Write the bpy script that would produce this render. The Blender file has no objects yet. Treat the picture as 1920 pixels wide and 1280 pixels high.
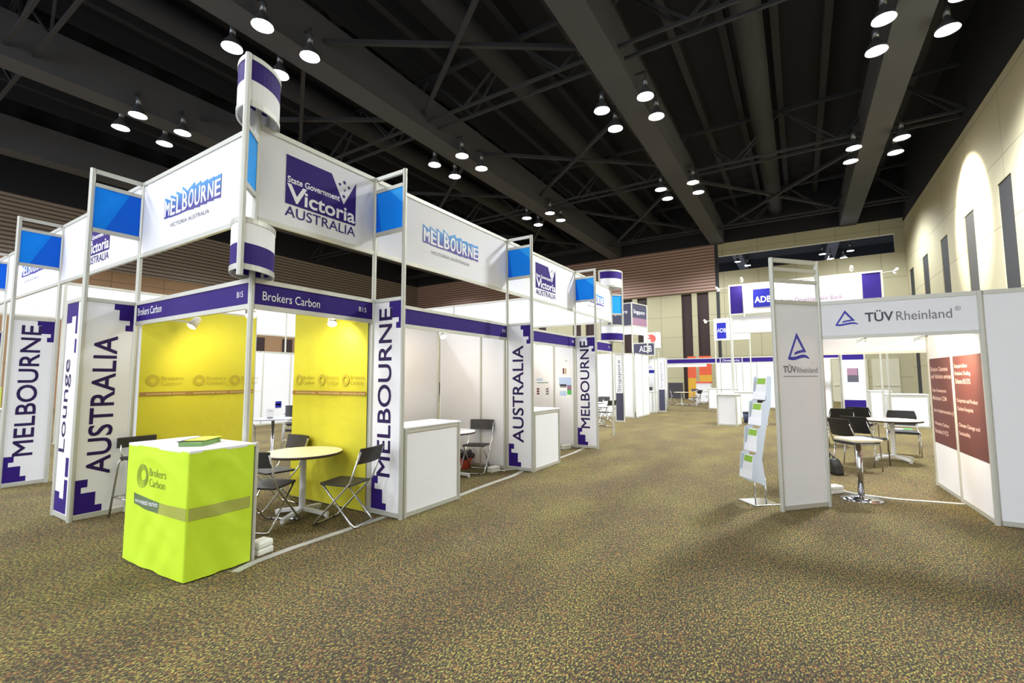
import bpy, bmesh, math, random
from mathutils import Vector, Matrix
random.seed(7)
S = bpy.context.scene
COL = S.collection
R = math.radians

# ------------------------------------------------------------------ camera
cam_d = bpy.data.cameras.new('camera')
cam = bpy.data.objects.new('camera', cam_d)
COL.objects.link(cam)
cam_d.sensor_width = 36.0
cam_d.lens = 36.0 * 865.579 / 1920.0
cam_d.clip_start = 0.05
cam_d.clip_end = 300
_y, _p, _r = 0.5568, 0.0787, -0.0042
_f = Vector((math.cos(_y) * math.cos(_p), math.sin(_y) * math.cos(_p), math.sin(_p)))
_rt = Vector((math.sin(_y), -math.cos(_y), 0))
_up = _rt.cross(_f)
_r2 = math.cos(_r) * _rt + math.sin(_r) * _up
_u2 = -math.sin(_r) * _rt + math.cos(_r) * _up
cam.matrix_world = Matrix(((_r2.x, _u2.x, -_f.x, -2.3299), (_r2.y, _u2.y, -_f.y, -4.3109),
                           (_r2.z, _u2.z, -_f.z, 1.5529), (0, 0, 0, 1)))
S.camera = cam

# ------------------------------------------------------------------ world, exposure
W = bpy.data.worlds.new('hall_air')
S.world = W
W.use_nodes = True
W.node_tree.nodes['Background'].inputs[0].default_value = (0.84, 0.89, 1.0, 1)
W.node_tree.nodes['Background'].inputs[1].default_value = 1.5
S.view_settings.view_transform = 'Standard'
S.view_settings.look = 'None'
S.view_settings.gamma = 1.0
S.view_settings.use_curve_mapping = False
S.view_settings.exposure = 0.68
HALL_W = 400.0       # watts of each ceiling lamp
SPOT_W = 9.5        # watts of each booth spotlight


def light(name, kind, loc, power, color, direction=None, **kw):
    d = bpy.data.lights.new(name, kind)
    d.energy = power
    d.color = color
    for k, v in kw.items():
        setattr(d, k, v)
    o = bpy.data.objects.new(name, d)
    COL.objects.link(o)
    o.location = loc
    if direction is not None:
        o.rotation_euler = Vector(direction).to_track_quat('-Z', 'Y').to_euler()
    return o


# ------------------------------------------------------------------ materials
MATS = {}


def mat(name, col, rough=0.6, metal=0.0, var=0.06, scale=6.0, bump=0.0, bscale=30.0, emit=None, estr=0.0, spec=0.5, trans=0.0):
    m = bpy.data.materials.new(name)
    m.use_nodes = True
    nt = m.node_tree
    b = nt.nodes['Principled BSDF']
    b.inputs['Roughness'].default_value = rough
    b.inputs['Metallic'].default_value = metal
    b.inputs['Specular IOR Level'].default_value = spec
    tc = nt.nodes.new('ShaderNodeTexCoord')
    if var > 0:
        n = nt.nodes.new('ShaderNodeTexNoise')
        n.inputs['Scale'].default_value = scale
        n.inputs['Detail'].default_value = 3
        nt.links.new(tc.outputs['Object'], n.inputs['Vector'])
        mx = nt.nodes.new('ShaderNodeMix')
        mx.data_type = 'RGBA'
        mx.inputs[6].default_value = tuple(c * (1 - var) for c in col) + (1,)
        mx.inputs[7].default_value = tuple(min(1, c * (1 + var)) for c in col) + (1,)
        nt.links.new(n.outputs['Fac'], mx.inputs[0])
        nt.links.new(mx.outputs[2], b.inputs['Base Color'])
    else:
        b.inputs['Base Color'].default_value = tuple(col) + (1,)
    if bump > 0:
        n2 = nt.nodes.new('ShaderNodeTexNoise')
        n2.inputs['Scale'].default_value = bscale
        n2.inputs['Detail'].default_value = 2
        nt.links.new(tc.outputs['Object'], n2.inputs['Vector'])
        bp = nt.nodes.new('ShaderNodeBump')
        bp.inputs['Strength'].default_value = bump
        bp.inputs['Distance'].default_value = 0.02
        nt.links.new(n2.outputs['Fac'], bp.inputs['Height'])
        nt.links.new(bp.outputs['Normal'], b.inputs['Normal'])
    if emit is not None:
        b.inputs['Emission Color'].default_value = tuple(emit) + (1,)
        b.inputs['Emission Strength'].default_value = estr
    if trans:
        b.inputs['Transmission Weight'].default_value = trans
    MATS[name] = m
    return m


def srgb(r, g, b):
    def c(v):
        v /= 255.0
        return v / 12.92 if v <= 0.04045 else ((v + 0.055) / 1.055) ** 2.4
    return (c(r), c(g), c(b))


ALU = mat('aluminium', srgb(196, 196, 186), 0.45, 0.35, 0.05)
ALU_D = mat('aluminium_groove', srgb(150, 150, 138), 0.5, 0.3, 0.05)
WHITE = mat('white_laminate', (0.80, 0.80, 0.82), 0.45, 0, 0.02)
WHITE_B = mat('white_banner_cloth', (0.82, 0.82, 0.85), 0.75, 0, 0.02, bump=0.25, bscale=2.2)
PURPLE = mat('purple_print', srgb(46, 20, 112), 0.6, 0, 0.05, spec=.2)
INK = mat('dark_violet_ink', srgb(44, 26, 78), 0.6, 0, 0.05, spec=.2)
BLUE_A = mat('bright_blue_print', srgb(2, 136, 248), 0.6, 0, 0.03, spec=.2)
BLUE_B = mat('deep_blue_print', srgb(2, 100, 226), 0.6, 0, 0.03, spec=.2)
BLUE_C = mat('pale_blue_print', srgb(34, 160, 248), 0.6, 0, 0.03, spec=.2)
LOGO_BLUE = mat('logo_blue_to_navy_print', srgb(46, 140, 216), 0.5, 0, 0.0)
_nt = LOGO_BLUE.node_tree
_tc = _nt.nodes.new('ShaderNodeTexCoord')
_sp = _nt.nodes.new('ShaderNodeSeparateXYZ')
_nt.links.new(_tc.outputs['Object'], _sp.inputs[0])
_mr = _nt.nodes.new('ShaderNodeMapRange')
_mr.inputs['From Min'].default_value = 3.46
_mr.inputs['From Max'].default_value = 3.70
_nt.links.new(_sp.outputs[2], _mr.inputs['Value'])
_mx = _nt.nodes.new('ShaderNodeMix')
_mx.data_type = 'RGBA'
_mx.inputs[6].default_value = srgb(50, 40, 150) + (1,)
_mx.inputs[7].default_value = srgb(46, 158, 228) + (1,)
_nt.links.new(_mr.outputs[0], _mx.inputs[0])
_nt.links.new(_mx.outputs[2], _nt.nodes['Principled BSDF'].inputs['Base Color'])
LOGO_NAVY = mat('logo_navy', srgb(44, 40, 140), 0.5, 0, 0.04)
PRINT_WHITE = mat('white_print', (0.86, 0.86, 0.88), 0.55, 0, 0.0)
GREY_INK = mat('grey_ink', srgb(128, 124, 130), 0.6, 0, 0.0)
YELLOW = mat('yellow_cloth', srgb(200, 194, 44), 0.7, 0, 0.05, 1.5, bump=.5, bscale=5)
LIME = mat('lime_cloth', srgb(194, 224, 38), 0.7, 0, 0.05, 3, bump=.35, bscale=6)
LIME_INK = mat('olive_print_on_lime', srgb(136, 150, 44), 0.7, 0, 0.03)
LIME_BAND = mat('band_print_on_lime', srgb(160, 166, 70), 0.7, 0, 0.03)
YEL_INK = mat('olive_print_on_yellow', srgb(176, 162, 40), 0.7, 0, 0.03)
YEL_BAND = mat('brown_band_print', srgb(150, 112, 56), 0.7, 0, 0.03)
YEL_TXT = mat('pale_band_print', srgb(222, 204, 130), 0.7, 0, 0.03)
DARKBAND = mat('dark_band_print', srgb(92, 112, 70), 0.7, 0, 0.03)
BLACK = mat('black_plastic', srgb(46, 42, 42), 0.5, 0, 0.06)
BLACKV = mat('black_vinyl', srgb(34, 33, 35), 0.4, 0, 0.06)
CHROME = mat('chrome_tube', srgb(205, 205, 205), 0.22, 0.9, 0.02)
STEEL = mat('polished_steel', srgb(200, 200, 204), 0.12, 1.0, 0.02)
WTUBE = mat('white_powder_coat', srgb(222, 222, 222), 0.45, 0.0, 0.03)
WOODTOP = mat('pale_birch_top', srgb(238, 226, 190), 0.45, 0, 0.05, 3)
EDGE_D = mat('dark_table_edge', srgb(62, 48, 40), 0.6, 0, 0.05)
PLASTIC_W = mat('white_plastic', srgb(226, 226, 216), 0.45, 0, 0.03)
TAPE = mat('grey_tape', srgb(172, 170, 160), 0.7, 0, 0.05)
RED_P = mat('red_plastic', srgb(186, 66, 40), 0.5, 0, 0.06)
BAG = mat('black_bag_film', srgb(40, 40, 46), 0.3, 0, 0.1, bump=0.6, bscale=14)
PAPER = mat('white_paper', (0.82, 0.82, 0.82), 0.7, 0, 0.02)
LEAF_G = mat('green_leaflet_print', srgb(140, 184, 58), 0.6, 0, 0.1, 14)
BROWN = mat('maroon_brown_print', srgb(98, 52, 48), 0.6, 0, 0.06, 2)
PINKTXT = mat('pale_pink_print', srgb(232, 196, 186), 0.6, 0, 0.02)
TUV_BLUE = mat('royal_blue_print', srgb(48, 48, 172), 0.5, 0, 0.03)
TUV_GREY = mat('mid_grey_print', srgb(120, 118, 124), 0.6, 0, 0.02)
TUV_DARK = mat('charcoal_print', srgb(74, 74, 86), 0.6, 0, 0.02)
CHARCOAL = mat('charcoal_blue_print', srgb(62, 62, 84), 0.55, 0, 0.05)
ROSE = mat('rose_print', srgb(140, 106, 126), 0.55, 0, 0.05)
ADB_BLUE = mat('royal_navy_print', srgb(34, 38, 146), 0.6, 0, 0.05, spec=.2)
DEEP_PUR = mat('deep_purple_print', srgb(38, 22, 106), 0.6, 0, 0.05, spec=.2)
RED_INK = mat('red_ink', srgb(226, 92, 84), 0.6, 0, 0.04)
PINK_INK = mat('pink_ink', srgb(232, 160, 160), 0.6, 0, 0.04)
ORANGE = mat('orange_print', srgb(212, 88, 54), 0.6, 0, 0.12, 2)
AMBER = mat('amber_print', srgb(206, 158, 48), 0.6, 0, 0.1, 2)
LAMP_SHELL = mat('lamp_shell_grey', srgb(120, 122, 126), 0.3, 0.7, 0.04)
LAMP_ON = mat('lit_lamp_lens', (1, 1, 1), 0.5, 0, 0, emit=(1.0, 0.98, 0.94), estr=14.0)
BULB_ON = mat('lit_warm_bulb', (1, 1, 1), 0.5, 0, 0, emit=(1.0, 0.86, 0.62), estr=30.0)
TUBE_ON = mat('lit_light_strip', (1, 1, 1), 0.5, 0, 0, emit=(0.92, 0.92, 1.0), estr=1.6)
BEAM = mat('dark_painted_beam', srgb(68, 68, 72), 0.85, 0, 0.12, 0.8)
ROOF = mat('black_roof_deck', srgb(25, 25, 30), 0.9, 0, 0.25, 0.6)
STEELBLK = mat('black_painted_steel', srgb(38, 38, 42), 0.8, 0, 0.15, 1.0)
PALM = mat('green_print', srgb(70, 176, 70), 0.6, 0, 0.05)
SKYB = mat('sky_blue_print', srgb(176, 196, 226), 0.6, 0, 0.12, 9)
GLASS_D = mat('dark_window_glass', srgb(26, 30, 32), 0.06, 0, 0.0, spec=0.8)
DOORDK = mat('dark_red_brown_panel', srgb(46, 26, 24), 0.6, 0, 0.1, 1.0)
SLOTDK = mat('charcoal_slot_panel', srgb(52, 52, 54), 0.8, 0, 0.06, 1.0)
SKIRT = mat('charcoal_skirting', srgb(66, 62, 66), 0.8, 0, 0.1, 2.0)
PLASTER = mat('cream_plaster', srgb(206, 202, 178), 0.8, 0, 0.04, 0.6)


def carpet():
    m = bpy.data.materials.new('mottled_carpet')
    m.use_nodes = True
    nt = m.node_tree
    N, L = nt.nodes, nt.links
    b = N['Principled BSDF']
    b.inputs['Roughness'].default_value = 0.95
    b.inputs['Specular IOR Level'].default_value = 0.15
    b.inputs['Sheen Weight'].default_value = 0.10
    b.inputs['Sheen Roughness'].default_value = 0.5
    b.inputs['Sheen Tint'].default_value = srgb(214, 204, 130) + (1,)
    tc = N.new('ShaderNodeTexCoord')
    mp = N.new('ShaderNodeMapping')
    mp.inputs['Rotation'].default_value = (0, 0, R(58))
    mp.inputs['Scale'].default_value = (1.0, 1.9, 1)
    L.new(tc.outputs['Object'], mp.inputs['Vector'])

    def noise(scale, det=3, rough=0.6, off=0):
        n = N.new('ShaderNodeTexNoise')
        n.inputs['Scale'].default_value = scale
        n.inputs['Detail'].default_value = det
        n.inputs['Roughness'].default_value = rough
        if off:
            m2 = N.new('ShaderNodeMapping')
            m2.inputs['Location'].default_value = (off, off * 1.7, off * 0.3)
            L.new(mp.outputs[0], m2.inputs['Vector'])
            L.new(m2.outputs[0], n.inputs['Vector'])
        else:
            L.new(mp.outputs[0], n.inputs['Vector'])
        return n

    def ramp(src, a, c):
        r = N.new('ShaderNodeMapRange')
        r.interpolation_type = 'SMOOTHSTEP'
        r.inputs['From Min'].default_value = a
        r.inputs['From Max'].default_value = c
        L.new(src, r.inputs['Value'])
        return r.outputs[0]

    def mix(f, a, c):
        x = N.new('ShaderNodeMix')
        x.data_type = 'RGBA'
        L.new(f, x.inputs[0])
        for i, v in ((6, a), (7, c)):
            if isinstance(v, tuple):
                x.inputs[i].default_value = v + (1,)
            else:
                L.new(v, x.inputs[i])
        return x.outputs[2]
    big = noise(0.8, 3, 0.5, 3.1)
    f_ol = noise(48, 4, 0.75)
    f_ru = noise(30, 4, 0.75, 11.3)
    f_gr = noise(90, 2, 0.7, 5.7)
    base = mix(ramp(f_gr.outputs[0], 0.4, 0.65), srgb(46, 42, 41), srgb(66, 60, 57))
    c1 = mix(ramp(f_ru.outputs[0], 0.53, 0.59), base, srgb(124, 82, 58))
    # olive flecks grow denser in large patches
    ad = N.new('ShaderNodeMath')
    ad.operation = 'MULTIPLY_ADD'
    ad.inputs[1].default_value = 0.10
    L.new(big.outputs[0], ad.inputs[0])
    L.new(f_ol.outputs[0], ad.inputs[2])
    c2 = mix(ramp(ad.outputs[0], 0.585, 0.645), c1, srgb(174, 166, 86))
    L.new(c2, b.inputs['Base Color'])
    bp = N.new('ShaderNodeBump')
    bp.inputs['Strength'].default_value = 0.4
    bp.inputs['Distance'].default_value = 0.01
    L.new(f_gr.outputs[0], bp.inputs['Height'])
    L.new(bp.outputs[0], b.inputs['Normal'])
    return m


def jointed(name, col, jcol, su, sv, axis, rough=0.75, mortar=0.012, rowwise=False):
    """plain cladding with fine joints; axis = world axis the wall runs along"""
    m = bpy.data.materials.new(name)
    m.use_nodes = True
    nt = m.node_tree
    N, L = nt.nodes, nt.links
    b = N['Principled BSDF']
    b.inputs['Roughness'].default_value = rough
    tc = N.new('ShaderNodeTexCoord')
    sp = N.new('ShaderNodeSeparateXYZ')
    L.new(tc.outputs['Object'], sp.inputs[0])
    cb = N.new('ShaderNodeCombineXYZ')
    L.new(sp.outputs[axis], cb.inputs[0])
    L.new(sp.outputs[2], cb.inputs[1])
    br = N.new('ShaderNodeTexBrick')
    br.offset = 0.0
    br.inputs['Scale'].default_value = 1.0
    br.inputs['Brick Width'].default_value = su
    br.inputs['Row Height'].default_value = sv
    br.inputs['Mortar Size'].default_value = mortar
    br.inputs['Mortar Smooth'].default_value = 0.2
    br.inputs['Color1'].default_value = tuple(col) + (1,)
    br.inputs['Color2'].default_value = tuple(c * 0.95 for c in col) + (1,)
    br.inputs['Mortar'].default_value = tuple(jcol) + (1,)
    L.new(cb.outputs[0], br.inputs['Vector'])
    L.new(br.outputs['Color'], b.inputs['Base Color'])
    bp = N.new('ShaderNodeBump')
    bp.inputs['Strength'].default_value = 0.5
    bp.inputs['Distance'].default_value = 0.02
    bp.invert = True
    L.new(br.outputs['Fac'], bp.inputs['Height'])
    L.new(bp.outputs[0], b.inputs['Normal'])
    return m


CARPET = carpet()
CREAM_X = jointed('cream_wall_panels', srgb(192, 184, 152), srgb(128, 122, 100), 3.5, 2.1, 0)
CREAM_Y = jointed('cream_wall_panels_far', srgb(176, 170, 138), srgb(122, 118, 96), 2.2, 1.5, 1)
SLAT_X = jointed('slatted_cladding', srgb(150, 136, 122), srgb(84, 74, 66), 60, 0.22, 0, 0.8, 0.045)
SLAT_Y = jointed('slatted_cladding_far', srgb(176, 144, 128), srgb(98, 76, 68), 60, 0.22, 1, 0.8, 0.04)
TIMBER_X = jointed('timber_wall_panels', srgb(148, 116, 84), srgb(92, 72, 54), 2.6, 2.4, 0)


# ------------------------------------------------------------------ mesh building
class MB:
    def __init__(s):
        s.bm = bmesh.new()
        s.mi = 0

    def _faces(s, vs, faces, smooth=False):
        bv = [s.bm.verts.new(v) for v in vs]
        for f in faces:
            try:
                fc = s.bm.faces.new([bv[i] for i in f])
                fc.material_index = s.mi
                fc.smooth = smooth
            except ValueError:
                pass
        return bv

    def box(s, x0, y0, z0, x1, y1, z1):
        x0, x1 = min(x0, x1), max(x0, x1)
        y0, y1 = min(y0, y1), max(y0, y1)
        z0, z1 = min(z0, z1), max(z0, z1)
        s._faces([(x0, y0, z0), (x1, y0, z0), (x1, y1, z0), (x0, y1, z0), (x0, y0, z1), (x1, y0, z1), (x1, y1, z1), (x0, y1, z1)],
                 [(0, 3, 2, 1), (4, 5, 6, 7), (0, 1, 5, 4), (1, 2, 6, 5), (2, 3, 7, 6), (3, 0, 4, 7)])
        return s

    def bar(s, p, q, w, h=None, up=(0, 0, 1)):
        p, q = Vector(p), Vector(q)
        h = w if h is None else h
        d = (q - p).normalized()
        u = Vector(up)
        if abs(d.dot(u)) > 0.98:
            u = Vector((0, 1, 0))
        a = d.cross(u).normalized() * (w / 2)
        c = a.cross(d).normalized() * (h / 2)
        vs = [p - a - c, p + a - c, p + a + c, p - a + c, q - a - c, q + a - c, q + a + c, q - a + c]
        s._faces(vs, [(0, 3, 2, 1), (4, 5, 6, 7), (0, 1, 5, 4), (1, 2, 6, 5), (2, 3, 7, 6), (3, 0, 4, 7)])
        return s

    def tube(s, pts, r, n=8, cap=True):
        pts = [Vector(p) for p in pts]
        rings = []
        prev = None
        for i, p in enumerate(pts):
            if i == 0:
                d = pts[1] - p
            elif i == len(pts) - 1:
                d = p - pts[i - 1]
            else:
                d = (pts[i + 1] - p).normalized() + (p - pts[i - 1]).normalized()
            d.normalize()
            if prev is None:
                u = Vector((0, 0, 1)) if abs(d.z) < 0.9 else Vector((1, 0, 0))
                a = d.cross(u).normalized()
            else:
                a = (prev - d * prev.dot(d)).normalized()
            prev = a
            c = d.cross(a)
            rr = r[i] if isinstance(r, (list, tuple)) else r
            rings.append([s.bm.verts.new(p + (a * math.cos(2 * math.pi * k / n) + c * math.sin(2 * math.pi * k / n)) * rr) for k in range(n)])
        for A, B in zip(rings, rings[1:]):
            for k in range(n):
                f = s.bm.faces.new((A[k], A[(k + 1) % n], B[(k + 1) % n], B[k]))
                f.smooth = True
                f.material_index = s.mi
        if cap:
            for rg, rev in ((rings[0], True), (rings[-1], False)):
                f = s.bm.faces.new(rg[::-1] if rev else rg)
                f.material_index = s.mi
        return s

    def lathe(s, prof, n=24, c=(0, 0, 0), smooth=True):
        rings = []
        for r, z in prof:
            rings.append([s.bm.verts.new((c[0] + r * math.cos(2 * math.pi * k / n), c[1] + r * math.sin(2 * math.pi * k / n), c[2] + z)) for k in range(n)])
        for A, B in zip(rings, rings[1:]):
            for k in range(n):
                f = s.bm.faces.new((A[k], A[(k + 1) % n], B[(k + 1) % n], B[k]))
                f.smooth = smooth
                f.material_index = s.mi
        for rg, rev in ((rings[0], True), (rings[-1], False)):
            f = s.bm.faces.new(rg[::-1] if rev else rg)
            f.material_index = s.mi
        return s

    def disc_edges(s):
        return s

    def plate(s, pts, y, t=0.002):
        """outline in local x,z (seen from -y), front at y-t, back at y"""
        n = len(pts)
        area = sum(pts[i][0] * pts[(i + 1) % n][1] - pts[(i + 1) % n][0] * pts[i][1] for i in range(n))
        if area < 0:
            pts = pts[::-1]
        vs = [(x, y - t, z) for x, z in pts] + [(x, y, z) for x, z in pts]
        fs = [tuple(range(n)), tuple(range(2 * n - 1, n - 1, -1))] + [(i, i + n, (i + 1) % n + n, (i + 1) % n) for i in range(n)]
        s._faces(vs, fs)
        return s

    def rect(s, x0, z0, x1, z1, y, t=0.002):
        return s.plate([(x0, z0), (x1, z0), (x1, z1), (x0, z1)], y, t)

    def grid(s, fn, nu, nv, smooth=True):
        g = [[s.bm.verts.new(fn(i / nu, j / nv)) for j in range(nv + 1)] for i in range(nu + 1)]
        for i in range(nu):
            for j in range(nv):
                f = s.bm.faces.new((g[i][j], g[i + 1][j], g[i + 1][j + 1], g[i][j + 1]))
                f.smooth = smooth
                f.material_index = s.mi
        return s

    def xf(s, M):
        s.bm.transform(M)
        return s

    def build(s, name, m, parent=None, bevel=0.0):
        me = bpy.data.meshes.new(name)
        s.bm.normal_update()
        s.bm.to_mesh(me)
        s.bm.free()
        for x in (m if isinstance(m, (list, tuple)) else [m]):
            me.materials.append(x)
        o = bpy.data.objects.new(name, me)
        COL.objects.link(o)
        if parent is not None:
            o.parent = parent
        if bevel:
            bv = o.modifiers.new('edge', 'BEVEL')
            bv.width = bevel
            bv.segments = 2
            bv.limit_method = 'ANGLE'
        return o


def tag(o, label, cat, group=None, kind=None):
    o['label'] = label
    o['category'] = cat
    if group:
        o['group'] = group
    o['kind'] = kind or 'thing'
    return o


def thing(name, label, cat, loc=(0, 0, 0), rz=0.0, group=None):
    o = bpy.data.objects.new(name, None)
    COL.objects.link(o)
    o.empty_display_size = 0.1
    o.location = loc
    o.rotation_euler = (0, 0, rz)
    return tag(o, label, cat, group)


def struct(name, mb, m, **k):
    o = mb.build(name, m, **k)
    o['kind'] = 'structure'
    return o


def copy_tree(o, parent=None):
    c = o.copy()
    COL.objects.link(c)
    c.parent = parent
    for ch in list(o.children):
        copy_tree(ch, c)
    return c


def again(proto, label, loc, rz=0.0):
    c = copy_tree(proto)
    c.location = loc
    c.rotation_euler = (0, 0, rz)
    c['label'] = label
    return c


_TX = {}


def text_verts(s, bold=0.0):
    key = (s, bold)
    if key not in _TX:
        cu = bpy.data.curves.new('t', 'FONT')
        cu.body = s
        cu.resolution_u = 4
        cu.offset = bold
        ob = bpy.data.objects.new('t', cu)
        COL.objects.link(ob)
        dg = bpy.context.evaluated_depsgraph_get()
        me = ob.evaluated_get(dg).to_mesh()
        vs = [(v.co.x, v.co.y) for v in me.vertices]
        fs = [tuple(p.vertices) for p in me.polygons]
        ob.evaluated_get(dg).to_mesh_clear()
        bpy.data.objects.remove(ob)
        bpy.data.curves.remove(cu)
        xs = [v[0] for v in vs]
        ys = [v[1] for v in vs]
        a, b, c, d = min(xs), max(xs), min(ys), max(ys)
        _TX[key] = ([((x - a) / (b - a), (y - c) / (d - c)) for x, y in vs], fs)
    return _TX[key]


def lettering(mb, s, x0, z0, x1, z1, y, rot=False, shear=0.0, warp=None, bold=0.0):
    """fill the box x0..x1, z0..z1 with the words s; rot: the words climb upwards"""
    vs, fs = text_verts(s, bold)
    out = []
    for a, b in vs:
        if rot:
            out.append((x1 - b * (x1 - x0), y, z0 + a * (z1 - z0)))
        else:
            zz = z0 + b * (z1 - z0)
            if warp:
                zz = warp(a, b)
            out.append((x0 + a * (x1 - x0) + shear * b, y, zz))
    # local x-z plane seen from -y
    bv = [mb.bm.verts.new(v) for v in out]
    for f in fs:
        try:
            fc = mb.bm.faces.new([bv[i] for i in f])
            fc.material_index = mb.mi
        except ValueError:
            pass
    return mb


def words(parent, name, s, x0, z0, x1, z1, y, m, rot=False, bold=0.0):
    return lettering(MB(), s, x0, z0, x1, z1, y, rot, bold=bold).build(name, m, parent)


AISLE, ACROSS = 0.0, -math.pi / 2   # a part's front (-y) turned to -Y, or to -X

# =================================================================== the hall
XB, YR, YL, XF = 33.0, -9.95, 29.2, -13.0
struct('floor', MB().box(XF, YR - .3, -0.1, XB + 4, YL + .3, 0.0), CARPET)
struct('ceiling', MB().box(XF, YR - .3, 14.2, XB + .5, YL + .3, 14.4), ROOF)

# right wall: piers and lintel with tall dark slots
slots = [10.05, 13.5, 17.0, 20.55, 24.1, 27.7, 31.1]
SW, SH = 1.13, 7.65
mb = MB()
xs = XF
for sx in slots:
    mb.box(xs, YR, 0, sx, YR - .3, 10.8)
    mb.box(sx, YR, SH, sx + SW, YR - .3, 10.8)
    xs = sx + SW
mb.box(xs, YR, 0, XB, YR - .3, 10.8)
struct('wall_right', mb, CREAM_X)
struct('trim_1', MB().box(XF, YR + .02, 10.8, XB, YR - .3, 14.2), ROOF)
for i, sx in enumerate(slots):
    struct('window_%d' % (i + 1), MB().box(sx - .01, YR - .03, 0, sx + SW + .01, YR - .09, SH + .01), SLOTDK)

# far wall
mb = MB()
mb.box(XB, YR, 0, XB + .3, 0.3, 9.0)
mb.box(XB, YR, 10.15, XB + .3, 0.3, 11.05)
mb.box(XB, YR, 9.0, XB + .3, YR + .45, 10.15)
struct('wall_far_cream', mb, CREAM_Y)
GX = 53.0
struct('wall_beyond', MB().box(GX, YR - 3, 0, GX + .2, 12, 17).box(XB + .3, YR - 3.2, 0, GX, YR - 3, 17).box(XB + .3, 12, 0, GX, 12.2, 17), ROOF)
struct('ceiling_beyond', MB().box(XB + .3, YR - 3, 14.2, GX, 12, 14.4), ROOF)
for y in (0.34, -7.3):
    struct('ceiling_beam', MB().box(XB + .4, y - .42, 13.16, GX, y + .42, 13.8), BEAM)
struct('trim_2', MB().box(XB - .02, 0.3, 0, XB + .3, 0.52, 11.05), SLOTDK)
struct('trim_3', MB().box(XB + .0, YR, 11.05, XB + .3, YL, 14.2), ROOF)
pairs = [(1.04, 1.83), (2.2, 2.92), (5.45, 6.2), (6.6, 7.3), (9.8, 10.55), (10.95, 11.7), (14.2, 14.95), (15.35, 16.1), (18.6, 19.35), (19.75, 20.5)]
mb = MB()
ys = 0.52
for a, b in pairs:
    mb.box(XB, ys, 0, XB + .3, a, 7.7)
    mb.box(XB, a, 7.65, XB + .3, b, 7.7)
    ys = b
mb.box(XB, ys, 0, XB + .3, YL, 7.7)
struct('wall_far_panels', mb, CREAM_Y)
struct('wall_far_slats', MB().box(XB - .12, 0.52, 7.7, XB + .3, YL, 11.05), SLAT_Y)
for i, (a, b) in enumerate(pairs):
    struct('door_%d' % (i + 1), MB().box(XB + .16, a - .01, 0, XB + .22, b + .01, 7.66), DOORDK)
struct('baseboard_far', MB().box(XB - .03, 3.0, 0, XB, YL, 1.15).box(XB - .03, YR, 0, XB, 0.9, 0.12), SKIRT)

# left wall
struct('wall_left_slats', MB().box(XF, YL, 7.8, XB, YL + .3, 11.0), SLAT_X)
struct('wall_left_timber', MB().box(XF, YL + .06, 0, XB, YL + .3, 7.8), TIMBER_X)
struct('trim_4', MB().box(XF, YL, 11.0, XB, YL + .3, 14.2), ROOF)

for i, (a, b) in enumerate(((12.2, 13.0), (16.05, 16.9), (18.3, 19.1), (22.2, 23.0))):
    struct('door_%d' % (i + 21), MB().box(a, YL, 0, b, YL + .06, 4.6), DOORDK)
# roof steel
for y in (0.29, 7.8, 15.42, 23.3, -7.27):
    mb = MB().box(XF, y - .44, 11.0, XB, y + .44, 12.4)
    struct('ceiling_beam', mb, BEAM)
for x in (-8.6, 1.0, 10.7, 20.65, 30.2):
    mb = MB()
    for dx in (-.3, .3):
        mb.bar((x + dx, YR, 11.35), (x + dx, YL, 11.35), .09)
    mb.bar((x, YR, 13.3), (x, YL, 13.3), .14)
    y = YR
    k = 0
    while y < YL - 2:
        for dx in (-.3, .3):
            a, b = ((11.35, 13.3) if k % 2 == 0 else (13.3, 11.35))
            mb.bar((x + (dx if a < 12 else 0), y, a), (x + (dx if b < 12 else 0), y + 1.95, b), .07)
        y += 1.95
        k += 1
    struct('ceiling_truss', mb, STEELBLK)
mb = MB()
for (x0, x1) in ((22.0, 31.0), (14.0, 19.4), (5.8, 10.2)):
    for (y0, y1) in ((-6.9, 0.0), (0.9, 7.4), (8.3, 15.2)):
        if (x0 < 15) and y0 < 0:
            continue
        mb.bar((x0, y0, 11.5), (x1, y1, 11.5), .13)
        mb.bar((x0, y1, 11.62), (x1, y0, 11.62), .13)
struct('ceiling_bracing', mb, STEELBLK)
mb = MB()
for y in [YR + 1.2 + 1.55 * i for i in range(25)]:
    mb.box(XF, y - .12, 13.55, XB, y + .12, 14.2)
struct('ceiling_joists', mb, STEELBLK)
mb = MB()
for y in (-3.4, 4.2, 11.8):
    mb.tube([(XF, y, 12.7), (XB, y, 12.7)], .42, 16)
struct('ceiling_duct', mb, STEELBLK)
# hanging folds of black drape in the roof space
for y in (8.75, 16.7, 24.7):
    def fn(u, v, y=y):
        return (XF + u * (XB - XF), y + .22 * math.sin(u * 160) + .1 * math.sin(u * 71 + 1), 11.6 + v * 2.4)
    o = struct('ceiling_drape', MB().grid(fn, 420, 3), ROOF)


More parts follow.
